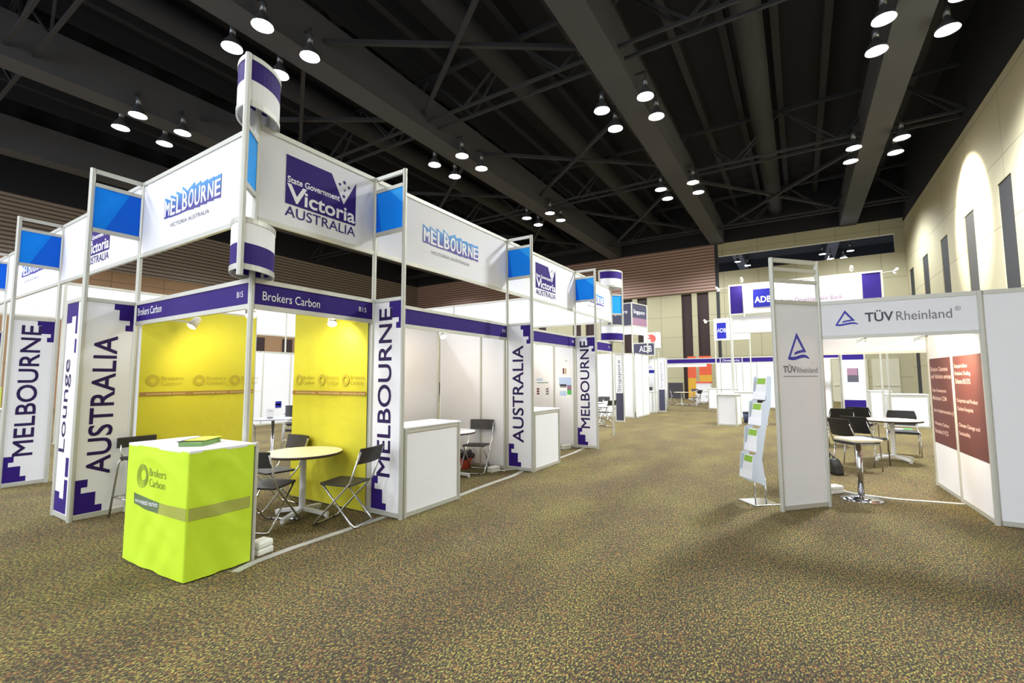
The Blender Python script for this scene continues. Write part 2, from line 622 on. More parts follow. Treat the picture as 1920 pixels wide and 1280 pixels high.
# ceiling lamps -------------------------------------------------------
def make_lamp():
    t = thing('high_bay_lamp', '', 'lamp', (0, 0, 0), 0, 'high bay lamps along the ceiling beams')
    # shell and its open mouth
    prof = [(.055, .42), (.075, .36), (.10, .30), (.17, .20), (.24, .08), (.265, 0.0)]
    mb = MB()
    n = 24
    rings = [[mb.bm.verts.new((r * math.cos(2 * math.pi * k / n), r * math.sin(2 * math.pi * k / n), z)) for k in range(n)] for r, z in prof]
    for A, B in zip(rings, rings[1:]):
        for k in range(n):
            f = mb.bm.faces.new((B[k], B[(k + 1) % n], A[(k + 1) % n], A[k]))
            f.smooth = True
    mb.build('reflector', LAMP_SHELL, t)
    MB().lathe([(.245, .02), (.245, .03)], 24).build('lens', LAMP_ON, t)
    MB().lathe([(.08, .40), (.08, .62), (.05, .66)], 16).build('ballast_housing', LAMP_SHELL, t)
    MB().tube([(0, 0, .64), (0, 0, .86)], .02, 8).bar((0, -.02, .86), (0, .30, .86), .05).build('bracket', STEELBLK, t)
    return t


ROWS = ((0.29, 'middle'), (7.8, 'second'), (15.42, 'third'), (-7.27, 'right-hand'))
spots_xy = []
lamp0 = make_lamp()
first = True
LAMPLBL = {0.29: 'aisle beam', 7.8: 'beam over the corner booth', 15.42: 'upper left beam', -7.27: 'beam by the cream wall'}
for ry, rn in ROWS:
    for cx, cn in ((4.5, 'nearest'), (12.8, 'second'), (20.65, 'farthest')):
        if (ry, cx) in ((0.29, 4.5), (-7.27, 4.5), (15.42, 12.8), (15.42, 20.65)):
            continue
        for dx, fx in ((-.68, 'front'), (.68, 'rear')):
            for dy, fy in ((.74, 'left'), (-.74, 'right')):
                lab = 'lit bell-shaped lamp, %s %s in %s cluster on %s' % (fx, fy, cn, LAMPLBL[ry])
                rz = 0.0 if dy < 0 else math.pi
                if first:
                    lamp0.location = (cx + dx, ry + dy, 10.62)
                    lamp0.rotation_euler = (0, 0, rz)
                    lamp0['label'] = lab
                    first = False
                else:
                    again(lamp0, lab, (cx + dx, ry + dy, 10.62), rz)
for (lx, ly, lz), lb in zip(((45, .20, 12.30), (45.0, -.62, 11.83), (45, -6.4, 12.05), (45, -6.95, 11.56), (45, -8.35, 12.05), (45.6, -7.9, 11.66)),
                            ('upper left', 'lower left', 'upper middle', 'lower middle', 'upper right', 'lower right')):
    again(lamp0, 'small lit lamp seen through the high dark opening in the far wall, %s' % lb, (lx, ly, lz), math.pi / 2)
# their light, and added unseen lights that carry on the same grid
for ry in (0.29, 7.8, 15.42, 23.2, -7.27):
    for cx in (-11.7, -3.6, 4.5, 12.8, 20.65, 28.6):
        k = 1.0
        if cx < 0 and cx > -10 and ry < 5:
            continue
        if cx < -10:
            k = 0.9  # unseen rows behind the camera, added to light upright faces
        elif cx < 0:
            k = 0.8
        elif cx < 5 and ry < -5:
            k = 0.3
        elif cx < 5 and ry < 5:
            k = 0.18
        elif 10 < cx < 15 and ry < -5:
            k = 3.8
        elif 10 < cx < 15 and ry < 5:
            k = 1.1
        elif 15 < cx < 25 and ry < 5:
            k = .42
        elif 10 < cx < 25 and ry < 10:
            k = .65
        elif cx > 25:
            k = 1.0  # added row without fixtures, brightens the far wall
        light('hall_light', 'SPOT', (cx, ry, 10.5), HALL_W * 4 * k, (0.91, 0.955, 1.0), (0, 0, -1), spot_size=R(150), spot_blend=0.6, shadow_soft_size=0.8)
# the wall washer that draws a bright oval on the cream wall
light('wall_washer', 'SPOT', (20.5, -6.4, 10.4), 3600, (1.0, 0.95, 0.8), (0.25, -3.5, -2.6), spot_size=R(52), spot_blend=0.35, shadow_soft_size=0.15)

# =================================================================== shell-scheme kit
X1, X2, X3, X4 = 1.455, 4.44, 7.326, 9.74
Y1, Y2, Y3, Y4 = 2.547, 5.51, 8.66, 11.2
FW = 0.493
Z0, Z1, ZF = 3.042, 3.995, 2.49
PR = 0.025    # half of a post


def post(parent, x, y, z0, z1, m=ALU, name='post'):
    """eight-sided extruded post with grooves"""
    mb = MB()
    r = PR
    pts = []
    for k in range(8):
        a = math.pi / 8 + k * math.pi / 4
        pts.append((x + r * 1.08 * math.cos(a), y + r * 1.08 * math.sin(a)))
    vs = [(px, py, z0) for px, py in pts] + [(px, py, z1) for px, py in pts]
    mb._faces(vs, [tuple(range(7, -1, -1)), tuple(range(8, 16))] + [(i, (i + 1) % 8, (i + 1) % 8 + 8, i + 8) for i in range(8)])
    return mb.build(name, m, parent)


def rail(parent, x0, x1, z0, z1, y=0, name='rail'):
    return MB().box(x0, y - .016, z0, x1, y + .016, z1).build(name, ALU, parent)


STAIR_LOW = [(.0, .438), (.105, .438), (.105, .352), (.052, .352), (.052, .290), (.180, .290), (.180, .142), (.242, .142), (.242, .066), (.0, .066)]
STAIR_UP = [(.0, 2.447), (-.19, 2.447), (-.19, 2.377), (-.14, 2.377), (-.14, 2.255), (-.035, 2.255), (-.035, 2.2), (-.075, 2.2), (-.075, 2.13), (.0, 2.13)]


def sign_panel(t, x0, x1, z0, z1, y=0, m=WHITE, name='panel'):
    return MB().box(x0, y - .006, z0, x1, y + .006, z1).build(name, m, t)


def fin(word, label, loc, rz, blue, tz=(.44, 2.37), bottom=0.0):
    t = thing('display_tower', label, 'display tower', loc, rz, 'tall word towers around the pavilion')
    w = FW
    post(t, 0, 0, 0, Z1 + .002)
    post(t, w, 0, 0, Z1 + .002)
    for z0, z1 in ((.012, .062), (2.45, ZF), (3.26, 3.305), (3.79, 3.835), (Z1 - .045, Z1)):
        rail(t, PR, w - PR, z0, z1)
    sign_panel(t, PR, w - PR, .062, 2.45)
    sign_panel(t, PR, w - PR, 3.305, 3.79, 0, BLUE_A, 'blue_panel')
    mb = MB()
    mb.mi = 0
    a = PR + .003
    e = w - PR - .003
    if blue == 'left':      # slanted dark half at right
        mb.rect(0, 0, 0.0001, 0.0001, 0) if False else None
        mb.plate([(a + .11, 3.306), (e, 3.306), (e, 3.789), (a + .33, 3.789)], -.006, .0015)
        mb.build('blue_facet', BLUE_B, t)
    else:
        mb.plate([(a, 3.306), (a + .085, 3.306), (a + .005, 3.789), (a, 3.789)], -.006, .0015)
        mb.mi = 1
        mb.plate([(a + .21, 3.789), (e, 3.60), (e, 3.789)], -.006, .0015)
        mb.build('blue_facet', [BLUE_B, BLUE_C], t)
    MB().plate([(x + PR + .003, z) for x, z in STAIR_LOW], -.006, .0012).build('stepped_graphic', PURPLE, t)
    MB().plate([(x + w - PR - .003, z) for x, z in STAIR_UP], -.006, .0012).build('stepped_graphic', PURPLE, t)
    mb = MB()
    for i, (da, db) in enumerate(((-.004, -.003), (.004, -.003), (.004, .003), (-.004, .003))):
        lettering(mb, word, .112 + da, tz[0] + db, .323 + da, tz[1] + db, -.0082 - .0003 * i, True)
    mb.build('lettering', INK, t)
    return t


fin('MELBOURNE', 'tall white MELBOURNE tower right of the yellow booth, beside the first white counter', (X1, 0, 0), ACROSS, 'right')
fin('AUSTRALIA', 'tall white AUSTRALIA tower on the aisle, behind the first white counter', (X2, 0, 0), ACROSS, 'right', (.47, 2.1))
fin('MELBOURNE', 'tall white MELBOURNE tower farthest along the aisle, next to the posters', (X3, 0, 0), ACROSS, 'right')
fin('AUSTRALIA', 'tall white AUSTRALIA tower left of the yellow booth, behind the bar stool', (-FW, Y1, 0), AISLE, 'left', (.48, 2.06))
fin('MELBOURNE', 'tall white MELBOURNE tower at the left edge of the photo, behind the Lounge sign', (-FW, Y2, 0), AISLE, 'left')
fin('AUSTRALIA', 'tall white tower cut off by the left edge, only its purple steps showing', (-FW, Y3, 0), AISLE, 'left', (.48, 2.06))

# Lounge sign panel beside the left tower, facing out
t = thing('lounge_sign', 'narrow white sign panel reading Lounge, folded back from the AUSTRALIA tower', 'sign', (-FW, Y1 + .50, 0), ACROSS)
LW = .50
post(t, -.03, 0, 0, ZF)
rail(t, 0, LW - PR, .012, .062)
rail(t, 0, LW - PR, 2.45, ZF)
sign_panel(t, 0, LW - PR - .005, .062, 2.45)
mb = MB().plate([(0, .066), (0, .285), (.15, .285), (.15, .22), (.285, .22), (.285, .436), (.385, .436), (.385, .066)], -.006, .0012)
mb.build('stepped_graphic', PURPLE, t)
MB().rect(.29, .47, .385, .68, -.006, .0012).build('stepped_graphic', PURPLE, t)
MB().plate([(0, 2.447), (0, 2.215), (.17, 2.215), (.17, 2.287), (.30, 2.287), (.30, 2.08), (.36, 2.08), (.36, 2.447)], -.006, .0012).build('stepped_graphic', PURPLE, t)
MB().rect(.31, 1.86, .365, 2.02, -.006, .0012).build('stepped_graphic', PURPLE, t)
words(t, 'lettering', 'Lounge', .02, .73, .27, 1.79, -.0085, INK, True)


# banners ---------------------------------------------------------------
def melbourne_logo(t, x0, x1, y):
    """faceted block letters: blue and navy slabs behind white letters, drawn in a 1.283 x .32 box"""
    W_ = x1 - x0
    z0 = 3.412

    def X(u):
        return x0 + u * W_
    n = 9
    tl = [.255, .262, .275, .300, .235, .240, .235, .235, .235]
    tr = [.200, .210, .215, .215, .290, .270, .255, .250, .248]
    bo = [.004, -.004, -.006, -.002, .0, -.004, .0, .004, .006]
    slab = MB()
    lt = MB()
    for i, ch in enumerate('MELBOURNE'):
        a, b = i / n, (i + .985) / n
        slab.plate([(X(a), z0 + bo[i]), (X(b), z0 + bo[i] - (.014 if i > 3 else 0)), (X(b), z0 + tr[i]), (X(a), z0 + tl[i])], y, .0012)
        q0, q1 = tl[i] - .04, tr[i] - .04 + (.012 if i < 4 else -.01)
        for j, d in enumerate((-.006, 0, .006)):
            lettering(lt, ch, X(a + .016) + d, z0, X(b - .008) + d, z0 + .2, y - .0026 - .0003 * j,
                      warp=lambda u, v, i=i, q0=q0, q1=q1, d=d: z0 + bo[i] + .022 + v * (q0 + (q1 - q0) * u - bo[i] - .022) + (d - .003) * (1 if v < .5 else -1) * .5)
    slab.build('logo_slab', LOGO_BLUE, t)
    lt.build('logo_lettering', PRINT_WHITE, t)
    words(t, 'small_lettering', 'VICTORIA AUSTRALIA', X(.127), 3.288, X(.82), 3.334, y - .001, GREY_INK)


def star(cx, cz, r, n=7):
    return [(cx + (r if k % 2 == 0 else r * .45) * math.sin(math.pi * k / n), cz + (r if k % 2 == 0 else r * .45) * math.cos(math.pi * k / n)) for k in range(2 * n)]


def victoria_logo(t, x0, y):
    def P(l):
        return [(x0 + a, z) for a, z in l]
    MB().plate(P([(0, 3.314), (0, 3.818), (.529, 3.818), (.695, 3.514), (.86, 3.818), (.86, 3.314)]), y, .0012).build('logo_shield', PURPLE, t)
    words(t, 'logo_lettering', 'State Government', x0 + .016, 3.536, x0 + .64, 3.604, y - .002, PRINT_WHITE, bold=.02)
    mb = MB()
    lettering(mb, 'V', x0 + .012, 3.338, x0 + .235, 3.525, y - .002, bold=.02)
    lettering(mb, 'ictoria', x0 + .21, 3.335, x0 + .852, 3.486, y - .0024, bold=.02)
    mb.build('logo_lettering', PRINT_WHITE, t)
    words(t, 'logo_lettering', 'AUSTRALIA', x0, 3.185, x0 + .86, 3.292, y - .001, PURPLE)
    mb = MB()
    for cx, cz, r in ((.700, 3.775, .026), (.640, 3.735, .022), (.705, 3.685, .016), (.762, 3.735, .022), (.695, 3.612, .026)):
        mb.plate(star(x0 + cx, cz, r), y, .0012)
    mb.build('logo_stars', PURPLE, t)


def banner(label, loc, rz, w, logo, off=None, folds=True, z0=Z0, z1=Z1):
    t = thing('hanging_banner', label, 'banner', loc, rz, 'white banners round the top of the pavilion')
    rail(t, PR, w - PR, z0, z0 + .048, name='bottom_rail')
    rail(t, PR, w - PR, z1 - .048, z1, name='top_rail')

    def fn(u, v):
        x = PR + u * (w - 2 * PR)
        z = z0 + .046 + v * (z1 - z0 - .092)
        ed = max(0, 1 - min(u, 1 - u) * w / .35) if folds else 0
        yy = -.004 + .007 * ed * math.sin(14 * (min(u, 1 - u) * w * 2.2 + (1 - v) * .25)) * (1 if folds else 0)
        return (x, yy, z)
    MB().grid(fn, max(12, int(w * 16)), 12).build('cloth', WHITE_B, t)
    if logo == 'M':
        c = off if off is not None else w / 2
        melbourne_logo(t, c - .64, c + .64, -.0075)
    elif logo == 'V':
        c = off if off is not None else w / 2
        victoria_logo(t, c - .43, -.0075)
    return t


banner('white banner with the State Government Victoria logo over the yellow booth', (0, 0, 0), AISLE, X1, 'V', .723)
banner('white MELBOURNE banner over the booth with the first white counter', (X1, 0, 0), AISLE, X2 - X1, 'M', 1.471)
banner('white Victoria banner over the booth with wall posters', (X2, 0, 0), AISLE, X3 - X2, 'V', 1.46)
banner('white MELBOURNE banner at the far end of the aisle face', (X3, 0, 0), AISLE, X4 - X3, 'M', 1.2)
banner('white MELBOURNE banner on the left face, over the lime counter', (0, Y1, 0), ACROSS, Y1, 'M', Y1 - 1.273)
banner('white Victoria banner on the left face, behind the blue panel left of the lime counter', (0, Y2, 0), ACROSS, Y2 - Y1, 'V', Y2 - 3.985)
banner('white MELBOURNE banner at the left edge of the photo', (0, Y3, 0), ACROSS, Y3 - Y2, 'M', Y3 - 7.05)
banner('white banner on the left face cut off by the photo edge', (0, Y4, 0), ACROSS, Y4 - Y3, 'V', 1.2)
# back faces of the pavilion, their blank reverses turned to us
for i, (a, b) in enumerate(((0, Y1), (Y1, Y2), (Y2, Y3), (Y3, Y4))):
    banner('blank reverse of the far-side banner, %s seen above the booths along the aisle' % ('rightmost', 'second from right', 'third from right', 'leftmost')[i],
           (X4, b, 0), ACROSS, b - a, None, folds=False)
for i, (a, b) in enumerate(((0, X1), (X1, X2), (X2, X3), (X3, X4))):
    banner('blank reverse of the rear-side banner, %s above the lounge' % ('leftmost', 'second from left', 'third from left', 'rightmost')[i],
           (a, Y4, 0), AISLE, b - a, None, folds=False)
# far posts that carry them
for i, (x, y) in enumerate(((X4, Y1), (X4, Y2), (X4, Y3), (X4, Y4), (X1, Y4), (X2, Y4), (X3, Y4), (0, Y4))):
    t = thing('banner_post', 'slim aluminium post under the rear banners of the pavilion', 'post', (x, y, 0), 0, 'posts under the rear banners')
    post(t, 0, 0, 0, Z1, name='pole')
    MB().box(-.04, -.04, 0, .04, .04, .01).build('base_plate', ALU, t)


# fascias ---------------------------------------------------------------
def fascia(label, loc, rz, w, texts, m=PURPLE, legs=False):
    t = thing('fascia_sign', label, 'sign', loc, rz)
    if legs:
        post(t, 0, 0, 0, 2.5)
        post(t, w, 0, 0, 2.5)
    rail(t, PR, w - PR, 2.452, 2.495, name='top_rail')
    rail(t, PR, w - PR, 2.206, 2.252, name='bottom_rail')
    sign_panel(t, PR, w - PR, 2.252, 2.452, 0, m, 'name_board')
    for s, a, b, c, d in texts:
        words(t, 'lettering', s, a, c, b, d, -.0085, PRINT_WHITE)
    return t


fascia('purple Brokers Carbon fascia on the aisle side of the yellow booth', (0, 0, 0), AISLE, X1,
       (('Brokers Carbon', .103, .721, 2.30, 2.385), ('B15', 1.232, 1.34, 2.327, 2.382)))
fascia('purple Brokers Carbon fascia on the left side, above the lime counter', (0, Y1, 0), ACROSS, Y1,
       (('Brokers Carbon', .06, .70, 2.322, 2.412), ('B15', Y1 - .237, Y1 - .13, 2.327, 2.382)))
fascia('purple D18 fascia above the booth with the first white counter', (X1, 0, 0), AISLE, X2 - X1,
       (('D18', X2 - X1 - .17, X2 - X1 - .07, 2.335, 2.39),))
fascia('purple fascia ending in Group above the poster booth', (X2, 0, 0), AISLE, X3 - X2,
       (('Carbon Group', .06, .86, 2.31, 2.41), ('D16', X3 - X2 - .21, X3 - X2 - .10, 2.335, 2.39)))
fascia('purple fascia on the far corner booth, under the striped drum', (X3, 0, 0), AISLE, X4 - X3,
       (('D14', X4 - X3 - .3, X4 - X3 - .19, 2.335, 2.39),))


# corner drums ------------------------------------------------------------
def corner_tower(label, loc, sx, sy, lower_post):
    t = thing('corner_tower', label, 'corner tower', loc, 0)
    d = .235
    ox, oy = sx * d, sy * d
    hl = math.hypot(ox, oy)
    hw = .17
    rad = (hl * hl + hw * hw) / (2 * hw)
    half = math.asin(hl / rad)
    ux, uy = ox / hl, oy / hl

    def outline(grow):
        pts = []
        n = 16
        for side in (1, -1):
            for k in range(n):
                a = -half + 2 * half * k / n
                along = -side * rad * math.sin(a)
                out = side * (rad * math.cos(a) - (rad - hw))
                pts.append((along * (hl + grow) / hl, out * (hw + grow) / hw))
        return [(p * ux - q * uy, p * uy + q * ux) for p, q in pts]
    post(t, 0, 0, 0, Z1 + .43)
    post(t, ox, oy, 2.45, 4.47)
    post(t, -ox, -oy, 2.45, 4.47)

    def shell(mb, g0, g1, z0, z1):
        A, B = outline(g0), outline(g1)
        n = len(A)
        for k in range(n):
            j = (k + 1) % n
            vs = [A[k] + (z0,), A[j] + (z0,), B[j] + (z0,), B[k] + (z0,), A[k] + (z1,), A[j] + (z1,), B[j] + (z1,), B[k] + (z1,)]
            mb._faces(vs, [(3, 2, 1, 0), (4, 5, 6, 7), (1, 0, 4, 5), (3, 2, 6, 7)])

    def ring(z0, z1):
        mb = MB()
        shell(mb, -.010, .008, z0, z1)
        bmesh.ops.recalc_face_normals(mb.bm, faces=mb.bm.faces)
        mb.build('ring', ALU, t)

    def drum(z0, z1, low, high, name):
        mb = MB()
        zm = (z0 + z1) / 2
        for j, (a, b) in enumerate(((z0, zm), (zm, z1))):
            mb.mi = j
            shell(mb, -.004, .002, a, b)
        bmesh.ops.recalc_face_normals(mb.bm, faces=mb.bm.faces)
        mb.build(name, [low, high], t)
    drum(2.56, 2.93, PURPLE, PRINT_WHITE, 'drum')
    drum(4.05, 4.43, PRINT_WHITE, PURPLE, 'drum')
    for a, b in ((2.51, 2.56), (2.93, 2.975), (4.0, 4.05), (4.43, 4.475)):
        ring(a, b)
    # diagonal blue panel between the two posts
    rot = math.atan2(oy, ox)
    for z0, z1, m, nm in ((3.26, 3.305, ALU, 'rail'), (3.79, 3.835, ALU, 'rail'), (3.305, 3.79, BLUE_C, 'blue_panel')):
        h = .016 if nm == 'rail' else .006
        MB().box(.025, -h, z0, math.hypot(ox, oy) - .025, h, z1).xf(Matrix.Rotation(rot, 4, 'Z')).build(nm, m, t)
    return t


corner_tower('corner post of the pavilion with two purple and white drums, above the yellow booth', (0, 0, 0), -1, -1, True)
corner_tower('far corner post with two purple and white drums, at the end of the aisle face', (X4, 0, 0), 1, -1, True)


# booth dividers -------------------------------------------------------------
def divider(label, loc, rz, widths, h=ZF, group=None, name='booth_divider'):
    """a row of white panels between posts; starts at local x = 0"""
    t = thing(name, label, 'booth wall', loc, rz, group)
    x = 0.0
    tot = sum(widths)
    for i, w in enumerate(widths):
        MB().box(x + .02, -.008, .055, x + w - .02, .008, h - .045).build('panel', WHITE, t)
        rail(t, x + .02, x + w - .02, .005, .055)
        rail(t, x + .02, x + w - .02, h - .045, h)
        if 0 < i:
            post(t, x, 0, 0, h)
        x += w
    post(t, tot, 0, 0, h)
    return t


G_ = None
divider('white wall behind the yellow cloth at the left of the corner booth', (PR * 2, Y1 + .01, 0), AISLE, (X1 - PR * 2,))
divider('white wall between the yellow booth and the first white counter', (X1, 1.52, 0), ACROSS, (.95, .52))
divider('white back wall of the D18 booth', (X1 + .03, 1.555, 0), AISLE, (.98, .98, .965))
divider('white side wall behind the folding chair in the D18 booth', (X2, 1.52, 0), ACROSS, (.96, .505))
divider('white back wall of the poster booth', (X2 + .03, 1.555, 0), AISLE, (.95, .95, .925))
divider('white side wall with the posters', (X3, 1.52, 0), ACROSS, (.97, .5))
divider('white rear wall of the lounge booths', (1.5, Y4 - .06, 0), AISLE, (1.0, 1.0, 1.0, 1.0, 1.0, 1.0, 1.0))
divider('white lounge wall at the left, beside the MELBOURNE tower', (.06, Y2 + .02, 0), AISLE, (.98, .98))
# joint upright at the open edge of the yellow booth's right wall is part of the divider


# yellow cloths ---------------------------------------------------------------
def backdrop(label, loc, rz, w, marks):
    t = thing('fabric_backdrop', label, 'cloth', loc, rz)

    def fn(u, v):
        x = u * w
        z = .02 + v * 2.44
        yy = -.030 + .003 * math.sin(x * 9 + 1.2 * v) * (0.4 + .6 * (1 - v)) + .0025 * math.sin(x * 23 + 2 * v) + .002 * math.sin(x * 5 - v * 4)
        return (x, yy, z)
    MB().grid(fn, 40, 24).build('cloth', YELLOW, t)
    yy = -.039
    MB().rect(0.01, 1.35, w - .01, 1.398, yy, .0012).build('printed_band', YEL_BAND, t)
    for x in marks:
        mb = MB()
        ring_shape(mb, x, 1.54, .072, .034, yy)
        mb.build('ring_logo', YEL_INK, t)
        words(t, 'lettering', 'Brokers', x + .09, 1.545, x + .33, 1.595, yy, YEL_INK)
        words(t, 'lettering', 'Carbon', x + .09, 1.48, x + .32, 1.53, yy, YEL_INK)
        words(t, 'band_lettering', 'environmental markets', x - .06, 1.362, x + .36, 1.388, yy - .002, YEL_TXT)
    return t


def ring_shape(mb, cx, cz, ro, ri, y, n=28):
    for k in range(n):
        a0, a1 = 2 * math.pi * k / n, 2 * math.pi * (k + 1) / n
        vs = [(cx + ro * math.cos(a0), y, cz + ro * math.sin(a0)), (cx + ro * math.cos(a1), y, cz + ro * math.sin(a1)),
              (cx + ri * math.cos(a1), y, cz + ri * math.sin(a1)), (cx + ri * math.cos(a0), y, cz + ri * math.sin(a0))]
        mb._faces(vs, [(3, 2, 1, 0)])


backdrop('yellow Brokers Carbon cloth hanging left in the corner booth, behind the lime counter', (.05, Y1 - .01, 0), AISLE, X1 - .06, (.14, .66, 1.12))
backdrop('yellow Brokers Carbon cloth hanging right in the corner booth, behind the round table', (X1 - .01, 1.50, 0), ACROSS, 1.46, (.14, .62, 1.08))


# spotlights --------------------------------------------------------------------
def make_spot():
    t = thing('arm_spotlight', '', 'spotlight', (0, 0, 0), 0, 'arm spotlights on the booth fascias')
    MB().bar((0, 0, 0), (0, .30, 0), .022).build('arm', ALU, t)
    mb = MB().lathe([(.02, .10), (.035, .09), (.045, .02), (.055, -.04)], 16)
    mb.xf(Matrix.Translation((0, .32, -.02)) @ Matrix.Rotation(R(-35), 4, 'X'))
    mb.build('lamp_head', PLASTIC_W, t)
    mb = MB().lathe([(.036, -.045), (.036, -.05)], 16)
    mb.xf(Matrix.Translation((0, .32, -.02)) @ Matrix.Rotation(R(-35), 4, 'X'))
    mb.build('bulb', BULB_ON, t)
    return t


spot0 = make_spot()
spot_n = [0]


def spotlight(label, loc, rz, aim=None, power=SPOT_W, warm=(1.0, 0.80, 0.52)):
    if spot_n[0] == 0:
        s = spot0
        s.location = loc
        s.rotation_euler = (0, 0, rz)
        s['label'] = label
    else:
        s = again(spot0, label, loc, rz)
    spot_n[0] += 1
    d = Vector((-math.sin(rz) * .55, math.cos(rz) * .55, -.83))
    head = Vector(loc) + Vector((-math.sin(rz) * .37, math.cos(rz) * .37, -.085))
    light('spot_beam', 'SPOT', head, power * 2, warm, aim if aim is not None else d, spot_size=R(140), spot_blend=0.8, shadow_soft_size=0.04)
    return s


spotlight('lit spotlight on the yellow booth fascia, left of the round table', (.12, .03, 2.24), R(-12), (.6, .6, -.5))
spotlight('lit spotlight near the right wall of the yellow booth', (.95, .03, 2.24), R(-30), (.7, .35, -.75))
spotlight('spotlight on the left fascia, over the bar stool', (.03, 1.9, 2.24), R(-90), (.6, .4, -.6))
spotlight('spotlight inside the D18 booth fascia', (3.0, .03, 2.24), R(-20), (.5, .5, -.7))
spotlight('spotlight inside the poster booth fascia', (5.9, .03, 2.24), R(-30), (.5, .5, -.7))
spotlight('spotlight inside the far corner booth fascia', (8.6, .03, 2.24), 0, (.2, .6, -.7))
light('lounge_fill', 'POINT', (5.2, 10.3, 2.6), 26, (1.0, 0.9, 0.78), shadow_soft_size=.1)  # added fill for the lounge, this pair has no fixtures
light('lounge_fill', 'POINT', (2.6, 8.3, 2.9), 26, (1.0, 0.94, 0.86), shadow_soft_size=.1)

# =================================================================== furniture
# lime covered counter
t = thing('covered_counter', 'white-topped counter wrapped in lime green Brokers Carbon cloth', 'counter', (-.565, -.27, 0), R(2))
CW, CD, CH = .505, 1.03, .985


def cloth_side(u, v, ax):
    return 0


def cloth_bulge(u, v):
    w = math.sin(math.pi * u)
    d = .014 * (1 - v) * w + .007 * math.sin(9 * u + 11 * v) * (1 - v * .6) * w + .005 * math.sin(21 * u - 14 * v) * w * (1 - v)
    d += .010 * max(0, 1 - abs((v - .35) - (.35 - u * .5)) * 9) * w
    d += .008 * max(0, 1 - abs((v - .92) + (u - .4) ** 2 * .8) * 16) * w
    return d + .004


def side_fn(a, b, nrm):
    a, b, nrm = Vector(a), Vector(b), Vector(nrm)

    def fn(u, v):
        p = a.lerp(b, u)
        z = .012 + v * (CH - .01)
        q = p + nrm * cloth_bulge(u, v)
        return (q.x, q.y, z)
    return fn


mb = MB()
mb.grid(side_fn((0, CD, 0), (0, 0, 0), (-1, 0, 0)), 36, 36)
mb.grid(side_fn((0, 0, 0), (CW, 0, 0), (0, -1, 0)), 24, 36)
mb.grid(side_fn((CW, CD, 0), (0, CD, 0), (0, 1, 0)), 18, 20)
bmesh.ops.remove_doubles(mb.bm, verts=mb.bm.verts, dist=.008)
mb.build('cloth_cover', LIME, t)
MB().box(-.004, -.004, CH - .012, CW + .02, CD + .004, CH + .012).build('countertop', WHITE, t, .004)
MB().box(.02, .02, .02, CW - .02, CD - .02, CH - .02).build('cabinet_body', WHITE, t)
post(t, CW + .032, .035, 0, CH + .012)
post(t, CW + .032, CD - .03, 0, CH + .012)
# prints: front face looks to -X; build in local frame turned
FR = Matrix.Translation((0, 0, 0)) @ Matrix.Rotation(ACROSS, 4, 'Z')


def fr(mb):
    """turn to the -X side and lay every point on the cloth"""
    mb.xf(FR)
    for v in mb.bm.verts:
        lift = -v.co.x + YP
        v.co.x = -(cloth_bulge(min(1, max(0, 1 - v.co.y / CD)), (v.co.z - .012) / (CH - .01)) + .0025 + lift)
    return mb


YP = -.030
mb = MB()
for ro, ri, ox in ((.098, .090, 0), (.084, .076, .006), (.070, .062, .011), (.056, .046, .015)):
    ring_shape(mb, -CD + .29 + ox, .74 + ox * .5, ro, ri, YP)
fr(mb).build('ring_logo', LIME_INK, t)
fr(lettering(MB(), 'Brokers', -CD + .41, .75, -CD + .70, .815, YP)).build('lettering', LIME_INK, t)
fr(lettering(MB(), 'Carbon', -CD + .41, .665, -CD + .69, .73, YP)).build('lettering', LIME_INK, t)
def band(x0, x1, z0a, z1a, z0b, z1b, side):
    def fn(u, v):
        x = x0 + (x1 - x0) * u
        lo, hi = z0a + (z0b - z0a) * u, z1a + (z1b - z1a) * u
        z = lo + (hi - lo) * v
        if side == 'front':
            return (x, YP, z)
        return (x, -(cloth_bulge(x / CW, (z - .012) / (CH - .01)) + .0025), z)
    return MB().grid(fn, 24, 6)


fr(band(-CD + .60, -.004, .468, .552, .465, .56, 'front')).build('printed_band', LIME_BAND, t)
fr(band(-CD + .18, -CD + .60, .50, .592, .468, .552, 'front')).build('printed_band', DARKBAND, t)
fr(lettering(MB(), 'environmental markets', -CD + .21, .515, -CD + .58, .555, YP - .0015)).build('band_lettering', PRINT_WHITE, t)
band(.004, CW - .02, .465, .56, .46, .555, 'side').build('printed_band', LIME_BAND, t)

# leaflets on the counter
t = thing('brochure_stack', 'small stack of green and yellow brochures on the lime counter', 'brochures', (-.33, .10, CH + .013), R(38))
mb = MB()
for i in range(7):
    mb.box(-.15 + random.uniform(-.004, .004), -.09 + random.uniform(-.004, .004), i * .005, .15, .09, i * .005 + .0042)
mb.build('lower_sheets', mat('sage_paper', srgb(124, 164, 96), .6), t)
MB().box(-.13, -.085, .036, .16, .095, .041).box(-.155, .07, .036, .12, .1, .043).build('cover_sheet', mat('dark_brochure_edge', srgb(64, 58, 50), .6), t)
MB().box(-.12, -.1, .042, .165, .06, .046).build('top_sheet', mat('yellow_green_paper', srgb(214, 222, 52), .6), t)
t = thing('paper_sheet', 'loose white sheet lying beside the brochures on the lime counter', 'paper', (-.31, .42, CH + .013), R(25))
MB().box(-.15, -.105, 0, .15, .105, .002).build('sheet', PAPER, t)
MB().rect(-.1, -.002, .1, .002, 0).xf(Matrix.Rotation(R(90), 4, 'X')).xf(Matrix.Translation((0, 0, .0045))).build('print', PINK_INK, t)


